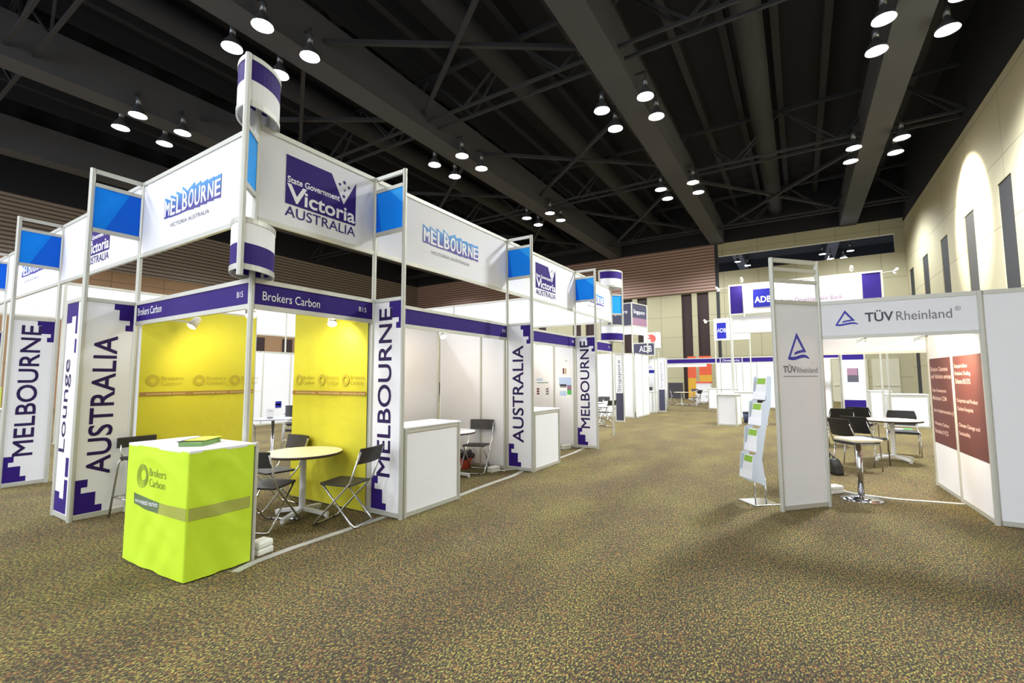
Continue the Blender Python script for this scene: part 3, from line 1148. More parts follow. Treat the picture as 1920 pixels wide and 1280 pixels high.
# folding chair
def make_folding_chair():
    t = thing('folding_chair', '', 'chair', (0, 0, 0), 0, 'black folding chairs with chrome frames')
    r = .011
    w = .2

    def slab(x0, x1, y0, y1, z0, z1, n=6, bow=0.0):
        pass
    # seat: rounded slab, slightly dished
    mb = MB()
    sh = [(-.19, -.17), (-.17, -.19), (.17, -.19), (.19, -.17), (.19, .16), (.165, .19), (-.165, .19), (-.19, .16)]
    vs = [(x, y, .452 - (0.008 if y < 0 else 0)) for x, y in sh] + [(x, y, .432 - (0.008 if y < 0 else 0)) for x, y in sh]
    mb._faces(vs, [tuple(range(8)), tuple(range(15, 7, -1))] + [(i, i + 8, (i + 1) % 8 + 8, (i + 1) % 8) for i in range(8)])
    mb.build('seat', BLACK, t, .004)

    def bk(u, v, off):
        x = -.215 + .43 * u
        return (x, -.285 - .05 * v - .035 * (1 - (2 * u - 1) ** 2) + off, .665 + .165 * v)
    mb = MB()
    mb.grid(lambda u, v: bk(u, v, .008), 10, 3)
    mb.grid(lambda u, v: bk(1 - u, v, -.008), 10, 3)
    for e in range(10):
        for v in (0, 1):
            a, b = e / 10, (e + 1) / 10
            q = [bk(a, v, .008), bk(b, v, .008), bk(b, v, -.008), bk(a, v, -.008)]
            mb._faces(q, [(0, 1, 2, 3) if v else (3, 2, 1, 0)])
    for u in (0, 1):
        q = [bk(u, 0, .008), bk(u, 1, .008), bk(u, 1, -.008), bk(u, 0, -.008)]
        mb._faces(q, [(0, 1, 2, 3) if u == 0 else (3, 2, 1, 0)])
    mb.build('backrest', BLACK, t)
    a = [(-w - .01, -.33, .80), (-w - .01, -.21, .47), (-w - .01, .20, .05), (-w, .235, .018), (-w + .035, .245, .012),
         (w - .035, .245, .012), (w, .235, .018), (w + .01, .20, .05), (w + .01, -.21, .47), (w + .01, -.33, .80)]
    MB().tube(a, r, 8).build('back_frame', CHROME, t)
    k = .172
    b = [(-k, .15, .432), (-k, -.20, .05), (-k + .005, -.235, .018), (-k + .035, -.245, .012), (k - .035, -.245, .012), (k - .005, -.235, .018), (k, -.20, .05), (k, .15, .432)]
    MB().tube(b, r, 8).build('seat_frame', CHROME, t)
    mb = MB()
    for s in (-1, 1):
        mb.box(s * .02 + s * .12 - .012, .233, 0, s * .14 + .012, .257, .022)
    mb.build('foot_pad', BLACK, t)
    return t


fc = make_folding_chair()
fc.location = (1.06, -.05, 0)
fc.rotation_euler = (0, 0, R(16))
fc['label'] = 'black folding chair at the birch round table, beside the MELBOURNE tower'
again(fc, 'black folding chair at the birch round table, half behind the lime counter', (.56, .52, 0), R(-66))
again(fc, 'black folding chair behind the birch round table, against the yellow cloth', (1.0, 1.22, 0), R(90))
again(fc, 'black folding chair in the D18 booth beside the red bin', (4.02, .36, 0), R(108))


def make_round_table(r=.42, h=.72, white=False):
    t = thing('round_table', '', 'table', (0, 0, 0), 0)
    MB().lathe([(r - .003, h - .004), (r - .003, h)], 48, smooth=False).build('tabletop', PRINT_WHITE if white else WOODTOP, t)
    MB().lathe([(r - .006, h - .03), (r, h - .026), (r, h - .008), (r - .004, h - .004)], 48).build('table_edge', EDGE_D, t)
    MB().lathe([(.05, .07), (.036, .11), (.032, h - .05), (.09, h - .03)], 20).build('column', WTUBE, t)
    for k in range(4):
        a = R(20 + 90 * k)
        c, s = math.cos(a), math.sin(a)
        MB().bar((.02 * c, .02 * s, .085), (.33 * c, .33 * s, .04), .05, .035).lathe([(.022, 0), (.022, .03)], 12, (.315 * c, .315 * s, 0)).build('leg', WTUBE, t)
    return t


rt = make_round_table()
rt.location = (.975, .57, 0)
rt['label'] = 'round birch-topped table with white pedestal in the yellow booth'
c = again(rt, 'round table mostly hidden behind the first white counter', (3.42, .45, 0), R(10))
for ch in c.children:
    if ch.name.startswith('tabletop'):
        ch.data = ch.data.copy()
        ch.data.materials[0] = PRINT_WHITE


# white counters
def counter(label, loc, rz, w=1.0, d=.49, h=1.0, name='reception_counter', group=None):
    t = thing(name, label, 'counter', loc, rz, group)
    for x in (0, w):
        for y in (0, d):
            post(t, x, y, 0, h - .02)
    for (a, b, y) in ((0, w, 0), (0, w, d)):
        MB().box(a + .02, y - .006, .055, b - .02, y + .006, h - .06).build('panel', WHITE, t)
        MB().box(a + .02, y - .016, .005, b - .02, y + .016, .055).build('rail', ALU, t)
        MB().box(a + .02, y - .016, h - .065, b - .02, y + .016, h - .02).build('rail', ALU, t)
    for x in (0, w):
        MB().box(x - .006, .02, .055, x + .006, d - .02, h - .06).build('panel', WHITE, t)
        MB().box(x - .016, .02, .005, x + .016, d - .02, .055).build('rail', ALU, t)
        MB().box(x - .016, .02, h - .065, x + .016, d - .02, h - .02).build('rail', ALU, t)
    MB().box(-.025, -.025, h - .02, w + .025, d + .025, h).build('countertop', WHITE, t, .003)
    return t


counter('first white counter on the aisle, right of the near MELBOURNE tower', (X1 + .06, -FW + .005, 0), 0, .96, .46)
counter('white counter on the aisle, right of the AUSTRALIA tower', (X2 + .06, -FW + .005, 0), 0, .92, .46)
# device on the second counter
t = thing('desk_telephone', 'small grey telephone on the counter beside the AUSTRALIA tower', 'telephone', (X2 + .3, -.22, 1.0), R(20))
MB().plate([(-.09, 0), (.09, 0), (.07, .05), (-.02, .09), (-.09, .09)], .08, .16).build('body', mat('grey_plastic', srgb(120, 122, 140), .5), t, .006)
MB().box(-.085, -.085, .088, -.035, .085, .115).build('handset', BLACK, t, .01)


# bar stool by the lime counter
def make_stool():
    t = thing('bar_stool', '', 'stool', (0, 0, 0), 0)
    w = .17
    mb = MB().box(-.18, -.18, .635, .18, .18, .665)
    mb.build('seat', BLACKV, t, .012)
    for sx in (-1, 1):
        for sy in (-1, 1):
            MB().tube([(sx * .15, sy * .15, .632), (sx * .185, sy * .165, .615), (sx * .19, sy * .17, .58), (sx * .235, sy * .205, 0)], .011, 8).build('leg', CHROME, t)
    f = .22
    a = .215
    MB().tube([(-a, -.19, f), (a, -.19, f), (a, .19, f), (-a, .19, f), (-a, -.19, f)], .008, 8).build('footrest', CHROME, t)
    for s in (-1, 1):
        MB().tube([(s * .15, .16, .62), (s * .16, .2, .72), (s * .165, .215, .85)], .010, 8).build('back_post', CHROME, t)
    MB().box(-.2, .2, .76, .2, .225, .88).build('backrest', BLACK, t, .01)
    return t


st = make_stool()
st.location = (.06, 2.23, 0)
st.rotation_euler = (0, 0, R(4))
st['label'] = 'black bar stool with chrome legs between the lime counter and the AUSTRALIA tower'


# power boxes, tape, cable
def power_box(label, loc, rz, w=.2, d=.12, h=.1):
    t = thing('power_box', label, 'power box', loc, rz, 'white power boxes on the carpet')
    MB().box(-w / 2, -d / 2, 0, w / 2, d / 2, h * .45).build('base', PLASTIC_W, t, .01)
    MB().box(-w / 2, -d / 2, h * .45, w / 2, d / 2, h).build('lid', PLASTIC_W, t, .02)
    return t


power_box('white power box on the tape beside the lime counter post', (.10, -.14, 0), R(10), .16, .13, .12)
power_box('white power box on the floor of the D18 booth', (4.16, .10, 0), R(-10), .2, .12, .09)
power_box('white power box in the poster booth by the MELBOURNE tower', (7.0, .12, 0), R(-10), .24, .12, .1)
power_box('white power box beside the tall triangle-logo tower', (5.33, -4.62, 0), R(-40), .22, .14, .1)


def strip(name, label, cat, pts, w, m, h=.004):
    o = MB()
    L_ = [Vector((x, y, 0)) for x, y in pts]
    a = []
    for i, p in enumerate(L_):
        d = (L_[min(i + 1, len(L_) - 1)] - L_[max(i - 1, 0)]).normalized()
        nrm = Vector((-d.y, d.x, 0)) * w / 2
        a.append((p + nrm, p - nrm))
    for (p0, p1), (q0, q1) in zip(a, a[1:]):
        up = Vector((0, 0, h))
        lo = Vector((0, 0, .0005))
        vs = [p0 + lo, p1 + lo, q1 + lo, q0 + lo, p0 + up, p1 + up, q1 + up, q0 + up]
        o._faces(vs, [(4, 7, 6, 5), (0, 4, 5, 1), (1, 5, 6, 2), (2, 6, 7, 3), (3, 7, 4, 0)])
    ob = o.build(name, m)
    ob.data.materials[0] = m
    bm = bmesh.new()
    bm.from_mesh(ob.data)
    bmesh.ops.recalc_face_normals(bm, faces=bm.faces)
    bm.to_mesh(ob.data)
    bm.free()
    return tag(ob, label, cat)


strip('floor_tape', 'pale grey tape on the carpet in front of the yellow booth', 'tape',
      [(-.24, -.36), (-.05, -.30), (.3, -.27), (.8, -.27), (1.2, -.27), (1.44, -.27)], .075, TAPE)
strip('floor_tape', 'pale grey tape on the carpet in front of the D18 booth', 'tape',
      [(2.54, -.40), (2.9, -.38), (3.4, -.36), (4.0, -.36), (4.42, -.30)], .075, TAPE)
strip('floor_tape', 'pale grey tape on the carpet right of the second white counter', 'tape',
      [(5.45, -.28), (6.0, -.27), (6.6, -.25), (7.3, -.18)], .075, TAPE)


def cable(name, label, pts, r, m):
    P = [Vector(p) for p in pts]
    out = []
    for i in range(len(P) - 1):
        p0, p1, p2, p3 = P[max(i - 1, 0)], P[i], P[i + 1], P[min(i + 2, len(P) - 1)]
        for k in range(6):
            u = k / 6
            out.append(.5 * ((2 * p1) + (p2 - p0) * u + (2 * p0 - 5 * p1 + 4 * p2 - p3) * u * u + (3 * p1 - p0 - 3 * p2 + p3) * u ** 3))
    out.append(P[-1])
    return tag(MB().tube(out, r, 6).build(name, m), label, 'cable')


cable('power_cable', 'thin white cable trailing from the power box to the foot of the AUSTRALIA tower',
      [(4.22, .04, .02), (4.27, -.06, .007), (4.3, .02, .007), (4.4, -.08, .007), (4.46, -.14, .007)], .006, PLASTIC_W)
cable('power_cable', 'white cable on the carpet across the booth with the high table',
      [(5.44, -4.72, .02), (5.4, -4.8, .008), (5.33, -5.0, .008), (5.30, -5.3, .008), (5.36, -5.6, .008), (5.42, -5.93, .008)], .011, PLASTIC_W)

# red bin with black liner
t = thing('waste_bin', 'red waste bin with a black liner under the folding chair in the D18 booth', 'bin', (4.15, .74, 0))
MB().lathe([(.13, 0), (.135, .01), (.165, .24), (.158, .24), (.13, .02)], 20).build('bin_body', RED_P, t)


def bagfn(u, v):
    a = 2 * math.pi * u
    r = [.150, .176, .186, .15, .07, .01][min(5, int(v * 5 + .001))]
    r *= 1 + .09 * math.sin(7 * a + v * 5) + .05 * math.sin(13 * a)
    z = [.17, .19, .25, .285, .27, .24][min(5, int(v * 5 + .001))] + .02 * math.sin(5 * a + 3)
    return (r * math.cos(a), r * math.sin(a), z)


MB().grid(bagfn, 36, 5).build('bin_liner', BAG, t)


# posters in the third booth
def poster(label, loc, rz, w, h, deco, group=None):
    t = thing('wall_poster', label, 'poster', loc, rz, group)
    MB().rect(0, 0, w, h, 0, .002).build('sheet', PAPER, t)
    for (m, a, b, c, d, nm) in deco:
        MB().rect(a * w, b * h, c * w, d * h, -.002, .001).build(nm, m, t)
    return t


TEAL = mat('teal_print', srgb(120, 150, 140), .6)
dk = [(SKYB, .03, .86, .5, .97, 'print'), (TEAL, .05, .73, .95, .78, 'print')]
for i in range(3):
    dk.append((BROWN, .04, .15 + i * .12, .24, .24 + i * .12, 'print'))
    dk.append((TUV_GREY, .76, .15 + i * .12, .97, .24 + i * .12, 'print'))
XW = X3 - .01
poster('white notice with rows of small pictures on the poster booth wall, left one', (XW, 1.02, 1.09), ACROSS, .34, .46, dk)
poster('small white notice with a brown photo, above the blue poster', (XW, .40, 1.62), ACROSS, .26, .36,
       [(BROWN, .3, .05, .45, .42, 'print'), (mat('tan_print', srgb(190, 160, 130), .6), .5, .05, .66, .42, 'print'), (TUV_GREY, .55, .86, .75, .9, 'print')])
poster('pale blue poster with building photos beside the MELBOURNE tower', (XW, .42, 1.10), ACROSS, .31, .50,
       [(SKYB, .0, .55, 1.0, .92, 'print'), (TUV_GREY, .08, .46, .62, .60, 'print'), (PALM, .66, .14, 1.0, .34, 'print'), (ROSE, .66, .34, 1.0, .56, 'print'), (SKYB, .05, .08, .6, .30, 'print')])


# visitor chairs: black pad seat and back on a chrome tube frame
def make_visitor_chair():
    t = thing('visitor_chair', '', 'chair', (0, 0, 0), 0, 'black padded chairs with chrome legs')
    mb = MB().box(-.23, -.22, .43, .23, .23, .475)
    mb.build('seat', BLACKV, t, .015)

    def bk(u, v, off):
        x = (-.21 - .03 * math.sin(math.pi * v)) + 2 * (.21 + .03 * math.sin(math.pi * v)) * u
        return (x, -.235 - .09 * v - .03 * (1 - (2 * u - 1) ** 2) + off, .56 + .29 * v)
    mb = MB()
    mb.grid(lambda u, v: bk(u, v, .012), 8, 5)
    mb.grid(lambda u, v: bk(1 - u, v, -.012), 8, 5)
    for u in (0, 1):
        for j in range(5):
            a, b = j / 5, (j + 1) / 5
            q = [bk(u, a, .012), bk(u, b, .012), bk(u, b, -.012), bk(u, a, -.012)]
            mb._faces(q, [(0, 1, 2, 3) if u == 0 else (3, 2, 1, 0)])
    for v in (0, 1):
        for i in range(8):
            a, b = i / 8, (i + 1) / 8
            q = [bk(a, v, .012), bk(b, v, .012), bk(b, v, -.012), bk(a, v, -.012)]
            mb._faces(q, [(0, 1, 2, 3) if v else (3, 2, 1, 0)])
    mb.build('backrest', BLACKV, t)
    for s in (-1, 1):
        MB().tube([(s * .245, .22, 0), (s * .245, .20, .44), (s * .245, -.20, .44), (s * .235, -.26, .60), (s * .21, -.31, .78)], .011, 8).build('leg', CHROME, t)
        MB().tube([(s * .245, -.24, 0), (s * .245, -.16, .43)], .011, 8).build('leg', CHROME, t)
    MB().tube([(-.245, .2, .425), (.245, .2, .425)], .01, 8).build('seat_frame', CHROME, t)
    MB().tube([(-.245, -.17, .42), (.245, -.17, .42)], .01, 8).build('seat_frame', CHROME, t)
    return t


def make_arm_chair():
    t = thing('cantilever_armchair', '', 'chair', (0, 0, 0), 0, 'black armchairs in the lounge')
    MB().box(-.24, -.22, .42, .24, .24, .47).build('seat', BLACKV, t, .015)

    def bk(u, v, off):
        x = -.25 + .5 * u
        return (x, -.22 - .1 * v - .06 * (1 - (2 * u - 1) ** 2) + off, .50 + .38 * v)
    mb = MB()
    mb.grid(lambda u, v: bk(u, v, .012), 8, 5)
    mb.grid(lambda u, v: bk(1 - u, v, -.012), 8, 5)
    for u in (0, 1):
        for j in range(5):
            a, b = j / 5, (j + 1) / 5
            q = [bk(u, a, .012), bk(u, b, .012), bk(u, b, -.012), bk(u, a, -.012)]
            mb._faces(q, [(0, 1, 2, 3) if u == 0 else (3, 2, 1, 0)])
    for v in (0, 1):
        for i in range(8):
            a, b = i / 8, (i + 1) / 8
            q = [bk(a, v, .012), bk(b, v, .012), bk(b, v, -.012), bk(a, v, -.012)]
            mb._faces(q, [(0, 1, 2, 3) if v else (3, 2, 1, 0)])
    mb.build('backrest', BLACKV, t)
    for s in (-1, 1):
        x = s * .285
        MB().tube([(x, -.30, .012), (x, .22, .012), (x, .27, .03), (x, .28, .08), (x, .24, .60), (x, .20, .65), (x, -.2, .66), (s * .26, -.30, .68)], .012, 8).build('arm_frame', CHROME, t)
    MB().tube([(-.285, -.30, .012), (.285, -.30, .012)], .012, 8).tube([(-.26, .18, .41), (.26, .18, .41)], .011, 8).build('cross_bar', CHROME, t)
    for s in (-1, 1):
        MB().tube([(s * .235, .18, .41), (s * .277, .257, .41)], .009, 6).build('seat_bracket', CHROME, t)
    return t


ac = make_arm_chair()
ac.location = (3.95, 5.05, 0)
ac.rotation_euler = (0, 0, R(100))
ac['label'] = 'black armchair with chrome arms at the lounge table, right side of the gap'
again(ac, 'black armchair behind the lounge table, its back toward the white rear wall', (4.7, 6.4, 0), R(150))
again(ac, 'black armchair at the left of the lounge table, half hidden by yellow cloth', (2.55, 5.15, 0), R(-80))
# glass lounge table
t = thing('lounge_table', 'round grey lounge table on a chrome column, seen between the yellow cloths', 'table', (3.22, 4.95, 0))
MB().lathe([(.40, .725), (.40, .745)], 40).build('tabletop', mat('grey_table_top', srgb(170, 168, 170), .3), t, .003)
MB().lathe([(.22, 0), (.22, .012), (.04, .03), (.03, .05), (.03, .725)], 24).build('column', STEEL, t)
t = thing('table_card', 'white sign card standing on the lounge table', 'card', (3.02, 4.72, .745), R(-50))
MB().plate([(-.075, 0), (.075, 0), (.075, .21), (-.075, .21)], 0, .004).build('card', PAPER, t)
MB().rect(-.05, .02, .05, .05, -.004, .001).rect(-.03, .165, .04, .175, -.004, .001).build('print', GREY_INK, t)
poster('small blue notice on the rear wall of the lounge', (6.98, Y4 - .075, .56), AISLE, .22, .22, [(ADB_BLUE, 0, .0, 1, 1, 'print'), (SKYB, .1, .35, .9, .6, 'print')])
# lime stand and table seen beside the Lounge sign
counter('white counter in the lounge, glimpsed beside the Lounge sign', (-.42, 8.75, 0), 0, .9, .4)
t = thing('leaflet_holder', 'lime green leaflets standing on the lounge counter by the Lounge sign', 'leaflets', (-.05, 8.9, 1.0), R(0))
MB().box(-.13, -.02, 0, .13, .02, .42).build('leaflet', LIME, t)
MB().box(-.14, -.05, 0, .14, .05, .012).build('holder_base', WHITE, t)

# =================================================================== triangle-logo booth on the right
TX, TY, TW, TA, TB = 3.9732, -4.0681, .6997, .8359, .0357
RT = TA - math.pi / 2          # local x runs along (sin, -cos)
UX, UY = TX + TW * math.sin(TA), TY - TW * math.cos(TA)
RV = TB - math.pi / 2
TT, TFZ = 2.985, 2.475


def triangle_logo(t, cx, z0, w, h, y, m=TUV_BLUE):
    """open triangle whose base is a wave"""
    mb = MB()

    def P(l):
        return [(cx - .5 * w + a * w, z0 + b * h) for a, b in l]
    ap, th = (.45, 1.0), .10
    mb.plate(P([(0, .03), (.12, .10), (.45, .80), ap]), y, .0012)
    mb.plate(P([ap, (.45, .80), (.70, .38), (.66, .27), (.86, .30)]), y, .0012)

    def wave(pts, t0):
        for (a, b, c), (d, e, g) in zip(pts, pts[1:]):
            mb.plate(P([(a, b - c), (d, e - g), (d, e + g), (a, b + c)]), y - .0004, .0012)
    wave([(0.0, .03, .005), (.06, .06, .055), (.2, .045, .06), (.35, .06, .06), (.5, .10, .06), (.65, .135, .06), (.8, .14, .055), (.92, .10, .045), (1.0, .05, .01)], 0)
    wave([(.31, .215, .035), (.4, .26, .05), (.55, .30, .05), (.7, .325, .05), (.84, .30, .02)], 0)
    mb.build('triangle_logo', m, t)


t = thing('display_tower', 'tall white tower with a blue triangle logo, at the right-hand booth corner', 'display tower', (TX, TY, 0), RT)
post(t, 0, 0, 0, TT)
post(t, TW, 0, 0, TT)
for a, b in ((.012, .062), (TFZ - .045, TFZ), (TT - .048, TT), (2.83, 2.872), (2.69, 2.732)):
    rail(t, PR, TW - PR, a, b)
sign_panel(t, PR, TW - PR, .062, TFZ - .045)
triangle_logo(t, .345, 1.755, .33, .33, -.006)
words(t, 'lettering', 'TÜV', .10, 1.60, .30, 1.70, -.0085, TUV_GREY, bold=.03)
words(t, 'lettering', 'Rheinland', .31, 1.60, .62, 1.665, -.0085, TUV_GREY)
MB().rect(.10, 1.553, .62, 1.562, -.006, .0012).build('underline', TUV_GREY, t)
words(t, 'lettering', '®', .525, 1.70, .56, 1.735, -.0085, PINKTXT)

# fascia between the tower and the long wall
VW = 1.4571
t = thing('fascia_sign', 'white fascia with blue triangle logo and TÜV Rheinland lettering, right-hand booth', 'sign', (UX, UY, 0), RV)
rail(t, PR, VW - PR, TFZ - .045, TFZ, name='top_rail')
rail(t, PR, VW - PR, 2.01, 2.05, name='bottom_rail')
sign_panel(t, PR, VW - PR, 2.05, TFZ - .045, 0, WHITE, 'name_board')
triangle_logo(t, .275, 2.165, .23, .185, -.006)
words(t, 'lettering', 'TÜV', .455, 2.195, .72, 2.33, -.0085, TUV_DARK, bold=.02)
words(t, 'lettering', 'Rheinland', .745, 2.195, 1.225, 2.30, -.0085, TUV_GREY)
words(t, 'lettering', '®', 1.25, 2.27, 1.30, 2.32, -.0085, GREY_INK)

# long wall with the two brown boards
VX, VY = UX + VW * math.sin(TB), UY - VW * math.cos(TB)
t = thing('booth_divider', 'white two-panel wall with brown text boards, right-hand booth', 'booth wall', (VX, VY, 0), TB)
LL = 2.06
post(t, 0, 0, 0, TFZ)
post(t, LL / 2, 0, 0, TFZ)
post(t, LL, 0, 0, TFZ)
for a in (0, LL / 2):
    MB().box(a + .02, -.008, .055, a + LL / 2 - .02, .008, TFZ - .045).build('panel', WHITE, t)
    rail(t, a + .02, a + LL / 2 - .02, .005, .055)
    rail(t, a + .02, a + LL / 2 - .02, TFZ - .045, TFZ)


def inner(mb):   # side facing the booth (+y): mirror the frame so it reads from inside
    return mb.xf(Matrix.Translation((LL, 0, 0)) @ Matrix.Rotation(math.pi, 4, 'Z'))


BOARD = (.62, 1.80)
for k, x0 in enumerate((.03, LL / 2 + .03)):
    x1 = x0 + LL / 2 - .06
    inner(MB().rect(x0, BOARD[0], x1, BOARD[1], -.008, .003)).build('text_board', BROWN, t)
    lines = ([('Emission Clearance', 1.62, .85), ('and Validation services', 1.52, .98), ('Clean Development', 1.32, .72), ('Mechanism CDM', 1.22, .7),
              ('Joint Implementation JI', 1.04, .97), ('Voluntary Carbon', .86, .72), ('Standard VCS', .76, .66)],
             [('European Union', 1.64, .5), ('Emission Trading', 1.55, .6), ('Scheme EU ETS', 1.46, .58), ('Corporate and Product', 1.22, .78),
              ('Carbon Footprint', 1.12, .6), ('Climate Change and', .92, .78), ('Sustainability', .82, .42)])[k]
    for s, z, f in lines:
        inner(lettering(MB(), s, x0 + .05, z, x0 + .05 + f * (x1 - x0 - .08), z + .06, -.0125, bold=.012)).build('lettering', PINKTXT, t)

# blank white panel turned to us, running out of the photo
t = thing('booth_divider', 'plain white wall panel cut off by the right edge of the photo', 'booth wall', (VX, VY, 0), RV)
for a in (0, .98):
    MB().box(a + .03, -.008, .055, a + .96, .008, TFZ - .045).build('panel', WHITE, t)
    rail(t, a + .03, a + .96, .005, .055)
    rail(t, a + .03, a + .96, TFZ - .045, TFZ)
    post(t, a + .98, 0, 0, TFZ)

# rear inner fascia of the booth
t = thing('fascia_sign', 'plain lit white fascia at the back of the right-hand booth', 'sign', (VX + LL * math.cos(TB), VY + LL * math.sin(TB), 0), RV + math.pi)
sign_panel(t, .03, 1.42, 1.93, TFZ - .04, 0, WHITE, 'name_board')
rail(t, .03, 1.42, TFZ - .045, TFZ)
rail(t, .03, 1.42, 1.895, 1.93)
post(t, 1.45, 0, 0, TFZ)

spotlight('spotlight on top of the right-hand booth fascia, left one', (UX + .03, UY - .45, TFZ - .47), RV, (.6, -.45, -.5), 26)
spotlight('spotlight on the right-hand booth fascia, right one', (UX + .05, UY - 1.0, TFZ - .47), RV, (.45, -.7, -.45), 26)

# table, high table, chairs
again(rt, 'round table with white pedestal inside the right-hand booth, past the high table', (8.8, -5.72, 0), R(15)).scale = (1.08, 1.08, 1.04)
t = thing('bistro_table', 'small square birch table on a chrome disc foot, in front of the right-hand booth', 'table', (5.10, -4.90, 0), R(32))
MB().box(-.18, -.18, .735, .18, .18, .765).build('tabletop', WOODTOP, t, .006)
MB().box(-.12, -.12, .72, .12, .12, .735).build('top_plate', STEEL, t)
MB().tube([(0, 0, .03), (0, 0, .72)], .035, 16).build('column', STEEL, t)
MB().lathe([(.225, 0), (.225, .008), (.10, .025), (.045, .04), (.038, .05)], 40).build('disc_foot', STEEL, t)
vc = make_visitor_chair()
vc.location = (7.45, -5.06, 0)
vc.rotation_euler = (0, 0, R(-140))
vc['label'] = 'dark chair between the high table and the triangle-logo tower'
again(vc, 'black chair left of the right-hand booth round table', (8.1, -5.25, 0), R(-125))
again(vc, 'black chair at the far side of the right-hand booth round table', (9.7, -6.0, 0), R(85))
again(vc, 'black chair right of the right-hand booth round table, half behind the wall', (8.6, -6.55, 0), R(10))
again(vc, 'black chair farther back, in line with the purple poster board', (11.3, -5.5, 0), R(-110))
again(vc, 'black chair behind the tower edge, deep in the right-hand booths', (10.6, -5.0, 0), R(-80))
t = thing('shoulder_bag', 'black bag lying on the carpet behind the triangle-logo tower', 'bag', (6.85, -4.68, 0), R(30))
MB().plate([(-.2, 0), (.2, 0), (.17, .13), (.05, .24), (-.08, .25), (-.18, .15)], .07, .14).build('bag_body', BLACKV, t, .03)
MB().tube([(-.08, 0, .22), (.0, .02, .33), (.06, 0, .22)], .012, 6).build('strap', BLACK, t)
t = thing('leaflet_bundle', 'green and white leaflets on the chair seat behind the round table', 'leaflets', (9.70, -5.98, .477), R(85))
MB().box(-.16, -.1, 0, .16, .1, .03).build('sheets', PAPER, t)
MB().box(-.16, -.1, .03, -.02, .1, .034).build('green_cover', PALM, t)

# brochure stand
t = thing('brochure_stand', 'clear zigzag brochure stand with green leaflets beside the triangle-logo tower', 'brochure stand', (4.27, -3.80, 0), R(-140))
MB().box(-.16, -.17, 0, .16, .17, .012).build('base_plate', STEEL, t, .003)
ACR = mat('clear_acrylic', srgb(206, 214, 222), .15, 0, 0.02, spec=.6)
MB().tube([(-.1, .03, .01), (-.1, .03, .32)], .009, 8).tube([(.1, .03, .01), (.1, .03, .32)], .009, 8).build('leg', CHROME, t)
for s in (-1, 1):
    mb = MB()
    pr = [(.02, .22), (-.16, .30), (-.13, .60), (-.09, .62), (-.06, .92), (-.01, .94), (.02, 1.24), (.07, 1.26), (.10, 1.56), (.16, 1.56), (.13, 1.2), (.05, .9), (-.02, .55)]
    vs = [(s * .125 - .003, y, z) for y, z in pr] + [(s * .125 + .003, y, z) for y, z in pr]
    n = len(pr)
    mb._faces(vs, [tuple(range(n)), tuple(range(2 * n - 1, n - 1, -1))] + [(i, i + n, (i + 1) % n + n, (i + 1) % n) for i in range(n)])
    bmesh.ops.recalc_face_normals(mb.bm, faces=mb.bm.faces)
    mb.build('side_plate', ACR, t)
for i in range(4):
    z = .30 + .32 * i
    y = -.13 + .075 * i
    g = MB().bar((0, y, z), (0, y + .045, z + .27), .235, .012, up=(1, 0, 0))
    g.bm.transform(Matrix.Identity(4))
    g = MB()
    tilt = R(-12)
    M = Matrix.Translation((0, y, z)) @ Matrix.Rotation(tilt, 4, 'X')
    MB().box(-.12, 0, 0, .12, .006, .29).xf(M).build('tray', ACR, t)
    MB().box(-.12, -.035, 0, .12, -.03, .10).box(-.12, -.035, 0, .12, 0, .006).xf(M).build('tray', PRINT_WHITE, t)
    MB().box(-.105, -.022, .008, .105, -.004, .285).xf(M).build('leaflet', PAPER, t)
    MB().box(-.09, -.0245, .20, .06, -.022, .275).xf(M).build('leaflet_print', LEAF_G, t)

# =================================================================== Singapore booth and beyond
t = thing('roof_sign', 'cube sign with white Singapore lettering on charcoal, high above the far booths', 'sign', (15.0, 1.07, 0), R(-14))
CZ0, CZ1 = 3.55, 4.43
AW = 1.12
for (x, y) in ((0, 0), (AW, 0), (0, AW), (AW, AW)):
    post(t, x, y, 2.5, CZ1)
# face to -X (left) and to -Y (right)
for rz, o, m in ((ACROSS, (0, AW), CHARCOAL), (AISLE, (0, 0), CHARCOAL)):
    M = Matrix.Translation((o[0], o[1], 0)) @ Matrix.Rotation(rz, 4, 'Z')
    MB().box(.03, -.006, CZ0, AW - .03, .006, CZ1 - .04).xf(M).build('sign_board', m, t)
    MB().box(.03, -.016, CZ1 - .04, AW - .03, .016, CZ1).xf(M).build('rail', ALU, t)
    MB().box(.03, -.016, CZ0 - .04, AW - .03, .016, CZ0).xf(M).build('rail', ALU, t)
    if rz == AISLE:
        MB().box(.03, -.008, CZ0, AW - .03, -.006, CZ0 + .3).xf(M).build('rose_band', ROSE, t)
    lettering(MB(), 'Singapore', .12, CZ0 + .42, AW - .18, CZ0 + .62, -.0095).xf(M).build('lettering', PRINT_WHITE, t)
    MB().box(.03, -.01, 3.2, AW - .03, .01, 3.5).xf(M).build('lower_board', WHITE, t)

